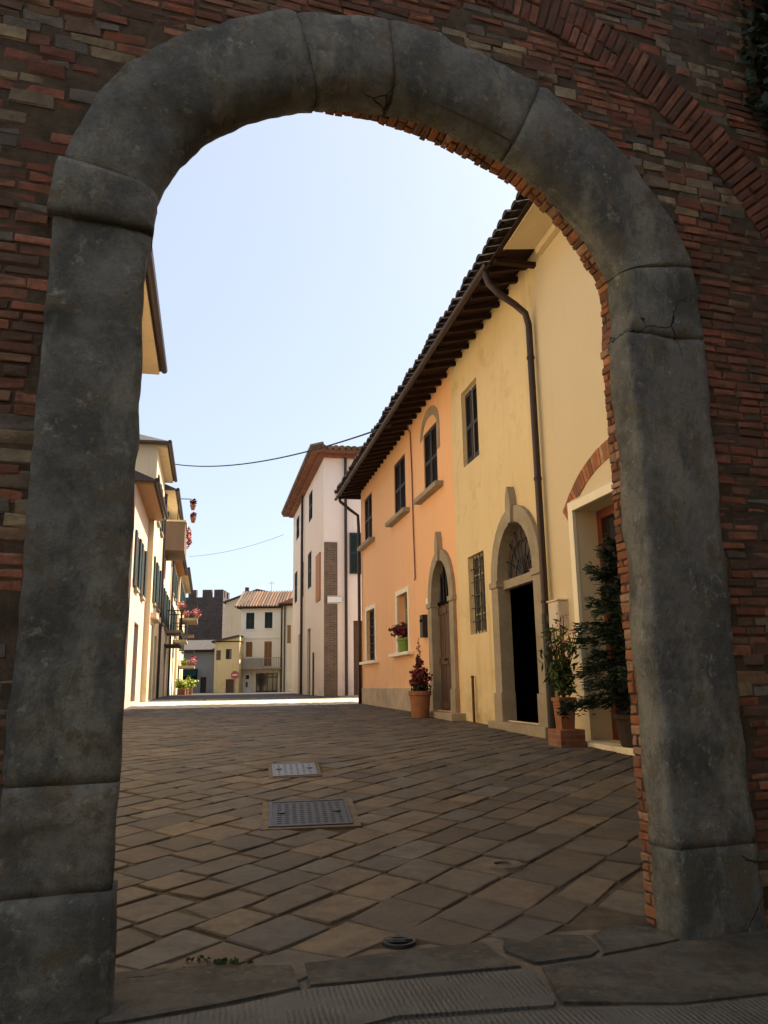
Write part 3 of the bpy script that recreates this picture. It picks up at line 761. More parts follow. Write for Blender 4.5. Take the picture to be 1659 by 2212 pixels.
# covers and plugs
def cover(name, pts, label, mat, ribs):
    fm = M['iron'] if mat is M['steeld'] else M['steel']; c = Vector((sum(p[0] for p in pts)/4, sum(p[1] for p in pts)/4, 0)); zc = zg(c.x, c.y)+.009
    root = thing(name, (c.x, c.y, zc), label, 'cover')
    P = [Vector((p[0], p[1], 0)) for p in pts]
    f = MB(); q = MB()
    def pt(u, v, h): a = P[3].lerp(P[2], u); b = P[0].lerp(P[1], u); r = a.lerp(b, v); return (r.x, r.y, zg(r.x, r.y)+h+.009)
    def slabuv(mb, u0, u1, v0, v1, h0, h1):
        i = len(mb.v)
        for h in (h0, h1):
            for u, v in ((u0, v0), (u1, v0), (u1, v1), (u0, v1)): mb.wv(pt(u, v, h))
        for k in ((0, 1, 2, 3), (4, 5, 6, 7), (0, 1, 5, 4), (1, 2, 6, 5), (2, 3, 7, 6), (3, 0, 4, 7)): mb.face([i+x for x in k])
    slabuv(q, .04, .96, .04, .96, -.03, .002)
    for k in range(ribs):
        for j in range(ribs+2):
            u = .08+.84*(k+.5)/ribs; v = .08+.84*(j+.5)/(ribs+2); slabuv(q, u-.025, u+.025, v-.012, v+.012, .0, .005)
    for (a, b, c_, d) in ((0, .035, 0, 1), (.965, 1, 0, 1), (.035, .965, 0, .035), (.035, .965, .965, 1)): slabuv(f, a, b, c_, d, -.03, .006)
    q.build('plate', mat, root); f.build('frame', fm, root)
    for u in (.15, .85):
        p = Vector(pt(u, .5, .006)); MB().lathe(p, [(.001, 0), (.03, 0), (.03, .004), (.001, .005)], 10).build('lifting_hole', M['iron'], root)
    b = MB(); slabuv(b, -.09, 1.09, -.06, 1.06, -.05, -.0015)
    b.build('mortar_bed', M['joint2'], root)
M['joint2x'] = stone('cover_mortar', (.16, .12, .08), (.09, .07, .05), 8, .8, .012)
cover('manhole_cover', [(-.94, 6.57), (-.35, 6.70), (-.25, 5.85), (-.83, 5.75)], 'larger dark steel cover in the paving nearer the gate', M['steeld'], 9)
cover('manhole_cover', [(-1.20, 8.50), (-.77, 8.60), (-.67, 7.85), (-1.08, 7.74)], 'smaller bright steel cover in the paving farther up the street', M['steel'], 6)
rt_ = thing('drain_cap', (.655, 4.86, zg(.655, 4.86)), 'small dark round drain cap set in pale mortar right of centre', 'drain cap')
MB().lathe((.655, 4.86, zg(.655, 4.86)+.012), [(.001, -.012), (.045, -.012), (.05, -.004), (.055, -.02)], 16).build('cap', M['iron'], rt_)
MB().lathe((.655, 4.86, zg(.655, 4.86)+.012), [(.05, -.03), (.055, .002), (.11, .0), (.13, -.03)], 20).build('mortar_collar', M['joint2'], rt_)
rt_ = thing('bolt_socket', (.035, 3.70, .42), 'black iron gate bolt socket sunk in front of the paving', 'bolt socket')
MB().lathe((.035, 3.70, .422), [(.001, -.05), (.05, -.05), (.052, .004), (.072, .006), (.076, -.03)], 18).build('ring', M['iron'], rt_, smooth=False)
MB().tube([(-.02, 3.70, .424), (.01, 3.68, .429), (.06, 3.68, .429), (.09, 3.70, .424)], .012, 6, world=True).build('bar', M['iron'], rt_)
tuft = MB()
for (x, y, n__, s_) in ((-.80, 3.49, 14, .014), (-.66, 3.46, 40, .016), (-.74, 3.475, 16, .012)):
    for _ in range(n__): tuft.leaf((x+random.gauss(0, .035), y+random.gauss(0, .014), .424+random.random()*.012), s_*random.uniform(.6, 1.3), None, 1.6, (random.random()*.7,)*3)
tag(tuft.build('weeds', M['leaf'], recalc=False), 'small tuft of green weeds in the joint behind the threshold', 'weeds', kind='stuff')

# ------------------------------------------------------------------ right hand row
ZE = lambda s: 7.62+(25-s)*.016          # the eave rises a little towards the gate
def stone_surround(root, fr, si0, si1, z0, zs, zt, wd, key, proud=.07, mat='sand', keyh=.5):
    mb = MB(fr); n = 16; bk = -.15
    ci = arc_top(si0, si1, zs, zt, n); co = arc_top(si0-wd, si1+wd, zs, zt+wd*.85, n)
    for k in range(n): mb.prism([ci[k], co[k], co[k+1], ci[k+1]], bk, proud)
    for (a, b) in ((si0-wd, si0), (si1, si1+wd)):
        mb.box(a, b, bk, proud, z0+.448, zs-.102); mb.box(a-.025, b+.025, -.10, proud+.03, zs-.10, zs-.002); mb.box(a, b, bk, -.102, zs-.10, zs-.002)
        mb.box(a-.02, b+.02, bk, proud+.025, z0, z0+.446)
    c = (si0+si1)/2
    mb.prism([(c-.085, zt-.02), (c-.11, zt+wd*.85), (c-.085, key-.16), (c-.02, key), (c+.02, key), (c+.085, key-.16), (c+.11, zt+wd*.85), (c+.085, zt-.02)], -.08, proud+.05)
    return mb.build('door_surround', M[mat], root)
def rafters(root, fr, s0, s1, oe, step=.42):
    s = s0+step/2; roof = None
    while s < s1:
        mb = MB(fr); z = ZE(s); i = len(mb.v)
        for (o, za, zb) in ((-.1, .10, .20), (oe-.04, -.07, .0)):
            for a in (-.038, .038):
                for zz in (za, zb): mb.vert(s+a, o, z+zz-.03)
        for q in ((0, 1, 3, 2), (4, 5, 7, 6), (0, 1, 5, 4), (2, 3, 7, 6), (0, 2, 6, 4), (1, 3, 7, 5)): mb.face([i+k for k in q])
        mb.build('rafter', M['rafter'], root); s += step
def gutter(root, fr, s0, s1, o, dz=-.085, r=.055):
    mb = MB(fr); n = max(2, int((s1-s0)/1.5)); rows = []
    for k in range(n+1):
        s = s0+(s1-s0)*k/n; row = []
        for q in range(9):
            an = math.pi*q/8; row.append(mb.vert(s, o+r*math.cos(an), ZE(s)+dz-r*math.sin(an)))
        for q in range(9):
            an = math.pi*(8-q)/8; row.append(mb.vert(s, o+(r-.006)*math.cos(an), ZE(s)+dz+.004-(r-.006)*math.sin(an)))
        rows.append(row)
    for a, b in zip(rows, rows[1:]):
        for k in range(18): mb.face((a[k], a[(k+1) % 18], b[(k+1) % 18], b[k]))
    mb.face(rows[0]); mb.face(rows[-1])
    return mb.build('gutter', M['gutter'], root)
def eave(root, s0, s1, wood=True, far_end=False):
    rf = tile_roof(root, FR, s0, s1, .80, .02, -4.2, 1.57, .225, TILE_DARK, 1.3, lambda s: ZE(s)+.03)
    back = MB(FR); slab_roof(back, FR, s0, s1, -4.2, 1.55, -8.0, .2, .08, lambda s: ZE(s)); back.build('back_slope', M['deck'], rf)
    dk = MB(FR); slab_roof(dk, FR, s0, s1, .70, .0, -4.2, 1.52, .03, lambda s: ZE(s)); dk.build('deck', M['deck'], rf)
    if wood: rafters(rf, FR, s0, s1, .70)
    return rf
# --- cream house with the shop door
h1 = thing('cream_house', FR.w(8, 0, .6), 'cream plastered house nearest the gate with glazed shop door under brick arch', 'house', d=D)
SHOP = dict(s0=7.1, s1=9.50, z0=.78, z1=3.74, depth=.42)
house_shell(h1, FR, 4.9, 10.36, .2, 8.35, [SHOP], M['cream'])
eave(h1, 4.9, 10.36, wood=False)
cb = MB(FR)   # boxed plaster cornice
i = len(cb.v)
for s in (4.9, 10.0):
    for (o, z) in ((-.02, -.02), (.10, -.02), (.12, .06), (.60, .00), (.62, -.02), (.62, .04), (-.02, .10)): cb.vert(s, o, ZE(s)+z-.02)
for k in range(7): cb.face((i+k, i+(k+1) % 7, i+7+(k+1) % 7, i+7+k))
cb.face([i+k for k in range(7)]); cb.face([i+7+k for k in range(7)])
cb.build('cornice', M['cream'], h1)
fr_ = MB(FR)
fr_.box(9.50, 9.63, -.02, .05, 1.22, 3.87).box(6.97, 7.10, -.02, .05, 1.22, 3.87).box(7.10, 9.50, -.02, .05, 3.74, 3.87)
fr_.build('door_surround', M['trim'], h1, bevel=.008)
MB(FR).box(7.0, 9.66, -.42, .16, .70, .775).build('doorstep', M['marble2'] if 'marble2' in M else M['trim'], h1, bevel=.01)
MB(FR).box(7.0, 9.60, -.3, .02, .2, .695).build('step_brickwork', M['brickwall'], h1)
sd = MB(FR); o_ = -.40
sd.box(9.38, 9.497, o_, o_+.10, .78, 3.737).box(7.103, 7.22, o_, o_+.10, .78, 3.737).box(7.22, 9.38, o_, o_+.10, 3.62, 3.737).box(7.22, 9.38, o_, o_+.10, .78, .95).box(8.25, 8.37, o_, o_+.09, .95, 3.62)
sdo = sd.build('shop_door', M['redwood'], h1, bevel=.006)
MB(FR).box(7.2, 9.4, o_+.02, o_+.04, .93, 3.64).build('pane', M['glass'], sdo)
MB(FR).box(8.42, 8.66, o_+.045, o_+.052, 2.15, 2.62).build('notice', M['marble'], sdo)
ra = MB(FR)    # segmental relieving arch in brick
cc = Vector((8.3, 2.18)); r_in, r_out = 2.02, 2.25; th0, th1 = R(46), R(134); nb = 40
for k in range(nb):
    a0 = th0+(th1-th0)*(k+.06)/nb; a1 = th0+(th1-th0)*(k+.94)/nb
    P = [(cc.x+r*math.cos(a), cc.y+r*math.sin(a)) for r, a in ((r_in, a0), (r_out, a0), (r_out, a1), (r_in, a1))]
    c = random.choice(RB); q = random.uniform(.8, 1.15); ra.prism(P, -.03, .012+random.uniform(-.003, .003), tuple(v*q*1.15 for v in c))
ra.build('relieving_arch', M['rbrick'], h1)
# --- yellow house
h2 = thing('yellow_house', FR.w(12.5, 0, .7), 'mottled yellow house with open dark arched doorway and brown downpipe', 'house', d=D)
DD = dict(s0=10.88, s1=12.36, z0=.92, zs=3.16, z1=4.02, depth=-1)
YU = dict(s0=13.16, s1=14.08, z0=5.60, z1=7.12, depth=.16); YL = dict(s0=13.16, s1=14.05, z0=2.38, z1=3.83, depth=.16)
house_shell(h2, FR, 10.36, 14.75, .2, 8.2, [DD, YU, YL], M['yellow'])
rf = eave(h2, 10.36, 14.75)
MB(FR).box(10.24, 10.33, -.02, .66, ZE(10.3)-.09, ZE(10.3)-.02).build('end_rafter', M['rafter'], rf)
gutter(h2, FR, 10.32, 14.75, .77)
stone_surround(h2, FR, 10.88, 12.36, .90, 3.16, 4.02, .30, 4.60)
MB(FR).box(10.45, 12.75, -.5, .20, .5, .90).build('doorstep', M['sand'], h2, bevel=.015)
tr = MB(FR); tr.box(10.885, 12.355, -.14, -.03, 3.02, 3.16)
tro = tr.build('transom', M['sand'], h2)
fg = MB(FR)
for k in range(1, 8):
    an = math.pi*k/8; c = 11.62
    fg.tube([(c, -.085, 3.17), (c-.70*math.cos(an), -.085, 3.17+.80*math.sin(an))], .014, 6)
for rr in (.28, .52):
    fg.tube([(c-rr*math.cos(math.pi*q/12), -.085, 3.17+rr*1.1*math.sin(math.pi*q/12)) for q in range(13)], .014, 6)
fgo = fg.build('fanlight_grille', M['iron'], h2)
pf = MB(FR); ol = arc_top(10.89, 12.35, 3.16, 4.01); pf.prism(ol, -.135, -.12); pf.build('fanlight_pane', plain('dusty_glass', (.075, .055, .05), .4, .3), fgo)
lf = MB(FR)
lf.box(10.90, 10.96, -.9, -.17, .93, 3.0)
for zz in (1.05, 1.75, 2.45): lf.box(10.96, 10.975, -.84, -.23, zz, zz+.5)
lf.build('door_leaf', M['wood'], h2)
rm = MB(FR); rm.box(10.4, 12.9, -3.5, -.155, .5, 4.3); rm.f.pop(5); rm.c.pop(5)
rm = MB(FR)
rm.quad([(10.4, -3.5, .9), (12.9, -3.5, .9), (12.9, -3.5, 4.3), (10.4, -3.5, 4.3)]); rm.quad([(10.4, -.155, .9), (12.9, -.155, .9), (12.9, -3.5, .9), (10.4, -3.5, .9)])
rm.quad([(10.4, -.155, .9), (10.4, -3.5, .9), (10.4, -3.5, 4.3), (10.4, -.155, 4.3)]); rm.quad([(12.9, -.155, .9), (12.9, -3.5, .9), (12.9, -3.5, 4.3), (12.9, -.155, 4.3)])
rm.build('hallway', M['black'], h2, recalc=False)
window(h2, FR, 13.16, 14.08, 5.60, 7.12, -.13, M['winframe'], M['glass'], 1, 0, .055)
shutters(h2, FR, 13.22, 13.60, 5.66, 7.06, -.10, M['shutter'], 'inner_shutter', 1); shutters(h2, FR, 13.65, 14.02, 5.66, 7.06, -.10, M['shutter'], 'inner_shutter', 1)
wl = window(h2, FR, 13.16, 14.05, 2.38, 3.83, -.13, M['winframe'], M['glass'], 1, 3, .055)
gr = MB(FR)
for k in range(1, 5): s = 13.16+.89*k/5; gr.tube([(s, -.05, 2.39), (s, -.05, 3.82)], .011, 6)
for k in range(1, 6): zz = 2.38+1.45*k/6; gr.tube([(13.17, -.05, zz), (14.04, -.05, zz)], .009, 6)
gr.build('window_grille', M['iron'], wl)
dp = MB(FR)
pts = [(10.46, .74, ZE(10.4)-.10), (10.46, .74, ZE(10.4)-.22), (10.46, .70, ZE(10.4)-.34), (10.45, .55, ZE(10.4)-.50), (10.44, .30, ZE(10.4)-.66), (10.43, .14, ZE(10.4)-.80), (10.42, .10, ZE(10.4)-1.0)]
pts += [(10.42, .10, 6-.5*k) for k in range(11)] + [(10.42, .10, .80)]
dpo = dp.tube(pts, .052, 10).build('downpipe', M['gutter'], h2, smooth=True)
cl = MB(FR)
for zz in (6.3, 4.4, 2.6): MB(FR).tube([(10.42, .10, zz), (10.42, .10, zz+.04)], .062, 10).build('pipe_clamp', M['iron'], dpo)
cl.tube([(10.42, .10, .75), (10.42, .10, 2.45)], .06, 10).build('pipe_shoe', M['iron'], dpo)
# --- orange house
h3 = thing('orange_house', FR.w(20, 0, .85), 'orange house with three dark shuttered windows and arched wooden door', 'house', d=D)
OD = dict(s0=15.12, s1=16.42, z0=.98, zs=3.22, z1=4.05, depth=-1)
U1 = dict(s0=22.93, s1=24.12, z0=5.82, z1=7.30, depth=.14); U2 = dict(s0=18.72, s1=19.95, z0=5.78, z1=7.28, depth=.14); U3 = dict(s0=15.85, s1=16.93, z0=5.72, z1=7.16, depth=.14)
L1 = dict(s0=22.65, s1=23.90, z0=2.22, z1=3.72, depth=.20); L2 = dict(s0=18.70, s1=19.82, z0=2.30, z1=3.74, depth=.30)
house_shell(h3, FR, 14.75, 24.70, .2, 8.1, [OD, U1, U2, U3, L1, L2], M['orange'])
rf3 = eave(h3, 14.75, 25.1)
gutter(h3, FR, 14.75, 25.1, .77)
MB(FR).box(24.98, 25.10, -4.2, .72, 7.55, 7.70).build('verge', M['rafter'], rf3)
for q in (U1, U2, U3):
    shutters(h3, FR, q['s0'], q['s1'], q['z0'], q['z1'], -.06, M['shutter'])
    sill(h3, FR, q['s0']-.40, q['s1']+.40, q['z0']-.01, M['sand'], .18, .11)
ta = MB(FR); n = 12
ci = arc_top(15.80, 16.98, 7.10, 7.44, n); co = arc_top(15.60, 17.18, 7.06, 7.66, n)
for k in range(n): ta.prism([ci[k], co[k], co[k+1], ci[k+1]], -.03, .012)
ta.box(15.60, 15.80, -.03, .012, 6.50, 7.10)
ta.build('window_arch', M['sand'], h3)
for q, o in ((L1, -.15), (L2, -.24)):
    window(h3, FR, q['s0'], q['s1'], q['z0'], q['z1'], o, M['winframe'] if q is L2 else M['shutter'], M['glass'], 1, 3, .06)
    t = MB(FR); a, b, c, d = q['s0'], q['s1'], q['z0'], q['z1']
    t.box(b, b+.14, -.02, .025, c, d+.12).box(a, b, -.02, .025, d, d+.12)
    t.box(a-.12, a, -.02, .025, c, d+.12)
    t.build('window_surround', M['trim'], h3)
    sill(h3, FR, a-.45, b+.50, c-.02, M['trim'], .16, .08)
g2 = MB(FR)
for k in range(1, 6): s = L1['s0']+1.25*k/6; g2.tube([(s, -.06, 2.23), (s, -.06, 3.71)], .012, 6)
for k in range(1, 6): zz = 2.22+1.5*k/6; g2.tube([(L1['s0'], -.06, zz), (L1['s1'], -.06, zz)], .010, 6)
g2.build('window_grille', M['iron'], h3)
stone_surround(h3, FR, 15.12, 16.42, .96, 3.22, 4.05, .27, 4.66)
MB(FR).box(14.50, 16.75, -.3, .28, .5, .96).build('doorstep', M['sand'], h3, bevel=.015)
dl = MB(FR)
for k in range(10):
    a = 15.13+1.28*k/10; dl.box(a+.004, a+.124, -.14, -.105+random.uniform(-.004, .004), .97, 3.15)
for zz in (1.0, 1.9, 2.95): dl.box(15.14, 15.75, -.106, -.075, zz, zz+.14).box(15.79, 16.40, -.106, -.075, zz, zz+.14)
dlo = dl.build('door_leaf', M['wood'], h3)
MB(FR).lathe(FR.w(15.86, -.05, 2.0), [(.001, -.03), (.03, -.02), (.035, 0), (.03, .02), (.001, .03)], 10).build('handle', M['iron'], dlo)
fl = MB(FR); fl.prism(arc_top(15.14, 16.40, 3.22, 4.03), -.14, -.12); fl.box(15.13, 16.41, -.14, -.07, 3.15, 3.22)
flo = fl.build('fanlight', M['black'], h3)
fb = MB(FR)
for k in range(1, 6): s = 15.12+1.3*k/6; fb.tube([(s, -.09, 3.22), (s, -.09, 3.22+.8*math.sqrt(max(0.02, 1-((s-15.77)/.65)**2)))], .012, 6)
fb.build('fanlight_bars', M['iron'], flo)
MB(FR).box(17.0, 24.72, -.05, .05, .3, 1.42).build('plinth', M['plinth'], h3, bevel=.012)
dp = MB(FR); dp.tube([(24.62, .74, 7.5), (24.62, .70, 7.35), (24.62, .4, 7.1), (24.62, .12, 6.9), (24.62, .10, 6.5), (24.62, .10, 3), (24.62, .10, .9)], .05, 8).build('downpipe', M['gutter'], h3, smooth=True)

# things on the right hand row
mbx = thing('meter_box', FR.w(10.06, .1, 2.22), 'pale metal meter box on the cream wall beside the downpipe', 'meter box', d=D)
MB(FR).box(9.90, 10.22, -.01, .15, 2.20, 2.58).build('case', M['meter'], mbx, bevel=.01)
MB(FR).prism([(9.89, 2.583), (10.23, 2.583), (10.23, 2.605), (9.89, 2.605)], -.01, .165).build('lid', M['meter'], mbx)
MB(FR).box(9.93, 10.19, .151, .156, 2.24, 2.54).build('door', M['meter'], mbx)
MB(FR).tube([(10.12, .03, 2.2), (10.12, .03, 1.6), (10.13, .03, .9)], .014, 6).build('conduit', M['rcable'], mbx)
lb = thing('letterbox', FR.w(17.08, 0, 2.5), 'narrow dark letterbox on the orange wall by the arched door', 'letterbox', d=D)
MB(FR).box(16.98, 17.22, -.01, .12, 2.52, 3.02).build('case', M['iron'], lb, bevel=.01)
MB(FR).box(17.01, 17.19, .121, .130, 2.86, 2.92).build('slot', M['black'], lb)
lp = thing('intercom', FR.w(16.80, 0, 3.2), 'small white intercom plate on orange wall above the letterbox', 'intercom', d=D)
MB(FR).box(16.74, 16.88, -.01, .06, 3.13, 3.36).build('plate', M['marble'], lp, bevel=.01)
MB(FR).box(16.77, 16.85, .061, .066, 3.16, 3.21).build('button_panel', M['iron'], lp)
cbv = MB(FR).tube([(18.02, .10, 7.75), (18.02, .03, 7.6), (17.96, .025, 6.5), (17.93, .03, 5.2), (17.86, .03, 3.95), (17.86, .05, 3.9)], .018, 6).build('wall_cable', M['rcable'])
tag(cbv, 'brown cable running down the orange wall between windows', 'cable')
rp = thing('wall_pipe', FR.w(13.86, .06, .78), 'short rusty pipe standing against the yellow wall', 'pipe', d=D)
MB(FR).tube([(13.86, .06, .74), (13.86, .06, 1.62)], .024, 8).build('pipe', M['rust'], rp)
MB(FR).tube([(13.86, .06, 1.60), (13.86, .06, 1.64)], .032, 8).build('cap', M['rust'], rp)
# big round pot with dark red plant
def frp(s, o, z): return FR.w(s, o, z)
zpot = .84
p1 = thing('potted_plant', frp(15.85, .52, zpot), 'round terracotta pot with bushy dark red plant beside the arched door', 'potted plant')
MB().lathe(frp(15.85, .52, zpot), [(.16, 0), (.175, .02), (.21, .44), (.235, .45), (.235, .53), (.20, .53), (.19, .47), (.001, .47)], 22).build('pot', M['terra'], p1, smooth=False)
pl = MB(); c0 = frp(15.85, .52, zpot+.80)
pl.clump(c0, (.27, .27, .30), 560, .06, 1.7); pl.clump(c0+Vector((.0, 0, .30)), (.10, .10, .14), 110, .05, 1.8)
pl.build('foliage', M['redleaf'], p1, recalc=False)
g_ = MB(); g_.clump(c0+Vector((.02, 0, -.20)), (.26, .26, .16), 240, .055, 1.8); g_.build('lower_leaves', M['ivy'], p1, recalc=False)
sp = MB()
for k in range(46):
    h = .30+.50*k/46; rr = .07*(1-k/46)+.01
    sp.leaf(c0+Vector((random.gauss(0, rr*.6), random.gauss(0, rr*.6), h)), .05*(1.1-k/60), None, 1.8, (random.random(),)*3)
sp.build('flower_spike', M['redleaf'], p1, recalc=False)
# flower box on the sill
p2 = thing('flower_pot', frp(19.0, .02, 2.29), 'green pot of dark red flowers on the orange house window sill', 'flower pot')
MB().lathe(frp(19.05, .03, 2.29), [(.11, 0), (.13, .02), (.17, .26), (.19, .27), (.19, .32), (.001, .30)], 16).build('pot', M['greenpot'], p2)
fl_ = MB(); c0 = frp(19.1, .05, 2.82); fl_.clump(c0, (.42, .36, .24), 380, .07, 1.3); f2_ = MB(); f2_.clump(c0+D*.5+Vector((0, 0, .06)), (.2, .16, .10), 60, .06, 1.3); f2_.build('flower_spray', M['redleaf'], p2, recalc=False)
fl_.build('flowers', M['redleaf'], p2, recalc=False)
# oleander in square pot on a brick block
zc = zg(*frp(9.42, .33, 0).xy)
bk = MB(FR); bk.box(9.26, 9.64, .19, .52, zc-.05, zc+.20)
tag(bk.build('brick_block', M['brickwall'], bevel=.01), 'low brick block under the square pot by the shop step', 'brick block')
p3 = thing('potted_plant', frp(9.45, .36, zc+.20), 'leafy shrub with small pale flowers in square terracotta pot', 'potted plant', d=D)
mb = MB(FR); i = len(mb.v)
for (h, r) in ((0, .085), (.34, .105), (.34, .118), (.385, .118), (.385, .096), (.36, .096)):
    for a, b in ((-1, -1), (1, -1), (1, 1), (-1, 1)): mb.vert(9.45+a*r, .36+b*r, zc+.20+h)
for k in range(5):
    for q in range(4): mb.face((i+k*4+q, i+k*4+(q+1) % 4, i+k*4+4+(q+1) % 4, i+k*4+4+q))
mb.face((i, i+1, i+2, i+3)); mb.face((i+20, i+21, i+22, i+23)); mb.build('pot', M['terra'], p3)
st = MB(); lv = MB(); fw = MB()
for k in range(13):
    a = random.uniform(0, 6.28); b = frp(9.45, .36, zc+.55); tip = b+Vector((math.cos(a)*random.uniform(.05, .32), math.sin(a)*random.uniform(.05, .32), random.uniform(.45, 1.05)))
    mid = b.lerp(tip, .5)+Vector((0, 0, .08)); st.tube([b, mid, tip], [.010, .008, .004], 5, world=True)
    for q in range(22):
        t = random.uniform(.15, 1); p = b.lerp(mid, t*2) if t < .5 else mid.lerp(tip, t*2-1)
        lv.leaf(p+Vector((random.gauss(0, .05), random.gauss(0, .05), random.gauss(0, .03))), .035, None, 4, (random.random(),)*3)
    if k % 2 == 0:
        fw = MB()
        for q in range(12): fw.leaf(tip+Vector((random.gauss(0, .03), random.gauss(0, .03), random.gauss(0, .04))), .028, None, 1.1, (random.random(),)*3)
        fw.build('flower_head', M['pinkflower'], p3, recalc=False)
lv.clump(frp(9.45, .36, zc+.78), (.26, .26, .26), 160, .034, 3.6)
st.build('stems', M['bark'], p3); lv.build('foliage', M['leaf'], p3, recalc=False)
# spruce before the shop glass
p4 = thing('potted_spruce', frp(8.40, .0, .775), 'dark potted spruce tree before the glazed shop door', 'tree', d=D)
MB().lathe(frp(8.40, .0, .775), [(.15, 0), (.17, .02), (.21, .30), (.23, .31), (.23, .36), (.001, .34)], 18).build('pot', plain('dark_pot', (.05, .03, .022), .7, .3), p4)
base = frp(8.40, .0, 1.05)
MB().tube([base, base+Vector((0, 0, 1.1)), base+Vector((.01, .01, 2.15))], [.03, .02, .006], 7, world=True).build('trunk', M['bark'], p4)
nd = MB(); bt = MB(); zz = .18
while zz < 2.1:
    f = zz/2.15; L0 = .72*(1-f)**.65+.10; nb = 4
    a0 = random.uniform(0, 6.28)
    for k in range(nb):
        a = a0+6.28*k/nb+random.uniform(-.25, .25); L = L0*random.uniform(.5, 1.2); lift = random.uniform(.0, .30); dz = random.uniform(-.05, .05)
        d = Vector((math.cos(a), math.sin(a), 0)); p0 = base+Vector((0, 0, zz+dz))
        if d.dot(-N) < -.35: L *= .4
        pts = [p0+d*L*t+Vector((0, 0, lift*t-(.30+lift*.9)*t*t*max(L, .3)+.12*t**4)) for t in (0, .25, .5, .75, 1)]
        bt.tube(pts, [.010, .008, .006, .005, .003], 5, world=True)
        for q in range(int(300*L)+26):
            t = random.uniform(.12, 1.0); j = min(3, int(t*4)); p = pts[j].lerp(pts[j+1], t*4-j)
            sd_ = d.cross(Vector((0, 0, 1)))*random.choice((-1, 1)); w_ = (.05+.16*(1-t))*L
            p = p+sd_*random.uniform(0, w_*1.3)+Vector((0, 0, random.gauss(-.03, .035)))
            dr = (d*.7+sd_*.7+Vector((0, 0, random.gauss(-.1, .25)))).normalized()
            s_ = dr.cross(Vector((random.gauss(0, 1), random.gauss(0, 1), random.gauss(0, 1)))).normalized()*.009
            i = len(nd.v); e = p+dr*random.uniform(.05, .10); nd.v += [p-s_, p+s_, e+s_*.6, e-s_*.6]; nd.face((i, i+1, i+2, i+3), (random.random(),)*3)
    zz += .125
bt.build('branches', M['bark'], p4); nd.build('needles', M['needle'], p4, recalc=False)

# ------------------------------------------------------------------ pink white house beyond the side street
W0, W1 = 33.2, 46.0
h4 = thing('white_house', FR.w(38, 0, 1.0), 'tall pinkish white house with brick corner strip and dark downpipes', 'house', d=D)
opsW = [dict(s0=37.2, s1=38.6, z0=9.48, z1=10.95), dict(s0=42.9, s1=44.4, z0=9.62, z1=10.9), dict(s0=37.5, s1=38.9, z0=6.17, z1=7.95), dict(s0=43.7, s1=45.1, z0=6.10, z1=7.85), dict(s0=40.7, s1=41.9, z0=6.05, z1=7.9), dict(s0=40.9, s1=42.0, z0=9.5, z1=10.9),
        dict(s0=37.7, s1=39.0, z0=1.1, z1=4.22), dict(s0=41.5, s1=42.9, z0=1.1, z1=4.22)]
NF = Fr(N*4.75+D*W0, N, -D)      # its end facing the gate
mb = MB(FR); wall_front(mb, W0, W1, .6, 11.6, opsW); mb2 = MB(NF); wall_front(mb2, 0, 9, .6, 11.6, [dict(s0=1.26, s1=2.2, z0=1.1, z1=4.2, depth=.2)])
off = len(mb.v); mb.v += mb2.v; mb.f += [tuple(x+off for x in f) for f in mb2.f]; mb.c += mb2.c
mb.quad([(W1, 0, .6), (W1, -9, .6), (W1, -9, 11.6), (W1, 0, 11.6)]); mb.quad([(W0, -9, .6), (W1, -9, .6), (W1, -9, 11.6), (W0, -9, 11.6)])
mb.build('wall', M['white'], h4, recalc=False)
for q in opsW[:6]: shutters(h4, FR, q['s0'], q['s1'], q['z0'], q['z1'], -.05, M['gshutter'] if q['z0'] < 9.55 else M['shutter'])
for q in opsW[6:]:
    MB(FR).box(q['s0'], q['s1'], -.17, -.10, q['z0'], q['z1']).build('door', M['wood'], h4)
MB(FR).box(34.2, 35.5, -.02, .06, 5.2, 7.3).build('roller_shutter', M['oshutter'], h4)
MB(NF).box(1.26, 2.2, -.18, -.10, 1.1, 4.2).build('door', M['wood'], h4)
shutters(h4, NF, 1.10, 1.62, 6.2, 8.0, .03, M['gshutter'], leaves=1)
MB(NF).box(.0, .57, -.03, .045, .8, 7.56).build('brick_strip', M['quoin'], h4)
for s in (40.5,): MB(FR).tube([(s, .12, 11.4), (s, .12, 1.1)], .07, 8).build('downpipe', M['gutter'], h4)
MB(NF).tube([(.93, .12, 11.5), (.93, .12, 1.1)], .065, 8).build('downpipe', M['gutter'], h4)
MB(NF).tube([(.93, .30, 11.6), (.93, .12, 11.4)], .065, 8).build('downpipe_elbow', M['gutter'], h4)
MB(FR).tube([(36.3, .05, 3.0), (36.3, .05, 1.1)], .04, 6).build('conduit', M['gutter'], h4)
# hipped roof with brick eave
ov = .62
rf = MB(FR)
e = [(W0-ov, ov, 11.62), (W1+ov, ov, 11.62), (W1+ov, -9-ov, 11.62), (W0-ov, -9-ov, 11.62)]; rg = [(W0+4.2, -4.5, 13.1), (W1-4.2, -4.5, 13.1)]
ev = [rf.vert(*p) for p in e]; rv = [rf.vert(*p) for p in rg]
rf.face((ev[0], ev[1], rv[1], rv[0])); rf.face((ev[1], ev[2], rv[1])); rf.face((ev[2], ev[3], rv[0], rv[1])); rf.face((ev[3], ev[0], rv[0]))
rfo = rf.build('roof', M['deck'], h4, recalc=False)
MB(FR).box(W0-ov+.03, W1+ov, -9-ov, ov-.03, 11.50, 11.60).build('eave_brickwork', M['brickwall'], rfo)
MB(FR).box(W0-.25, W1+.2, -9, .25, 11.36, 11.495).build('eave_course', M['brickwall'], rfo)
et = MB(FR)
def half_tile(mb, a, b, c): 
    mb.tube([a, b], .11, 8, c)
k = W0-ov
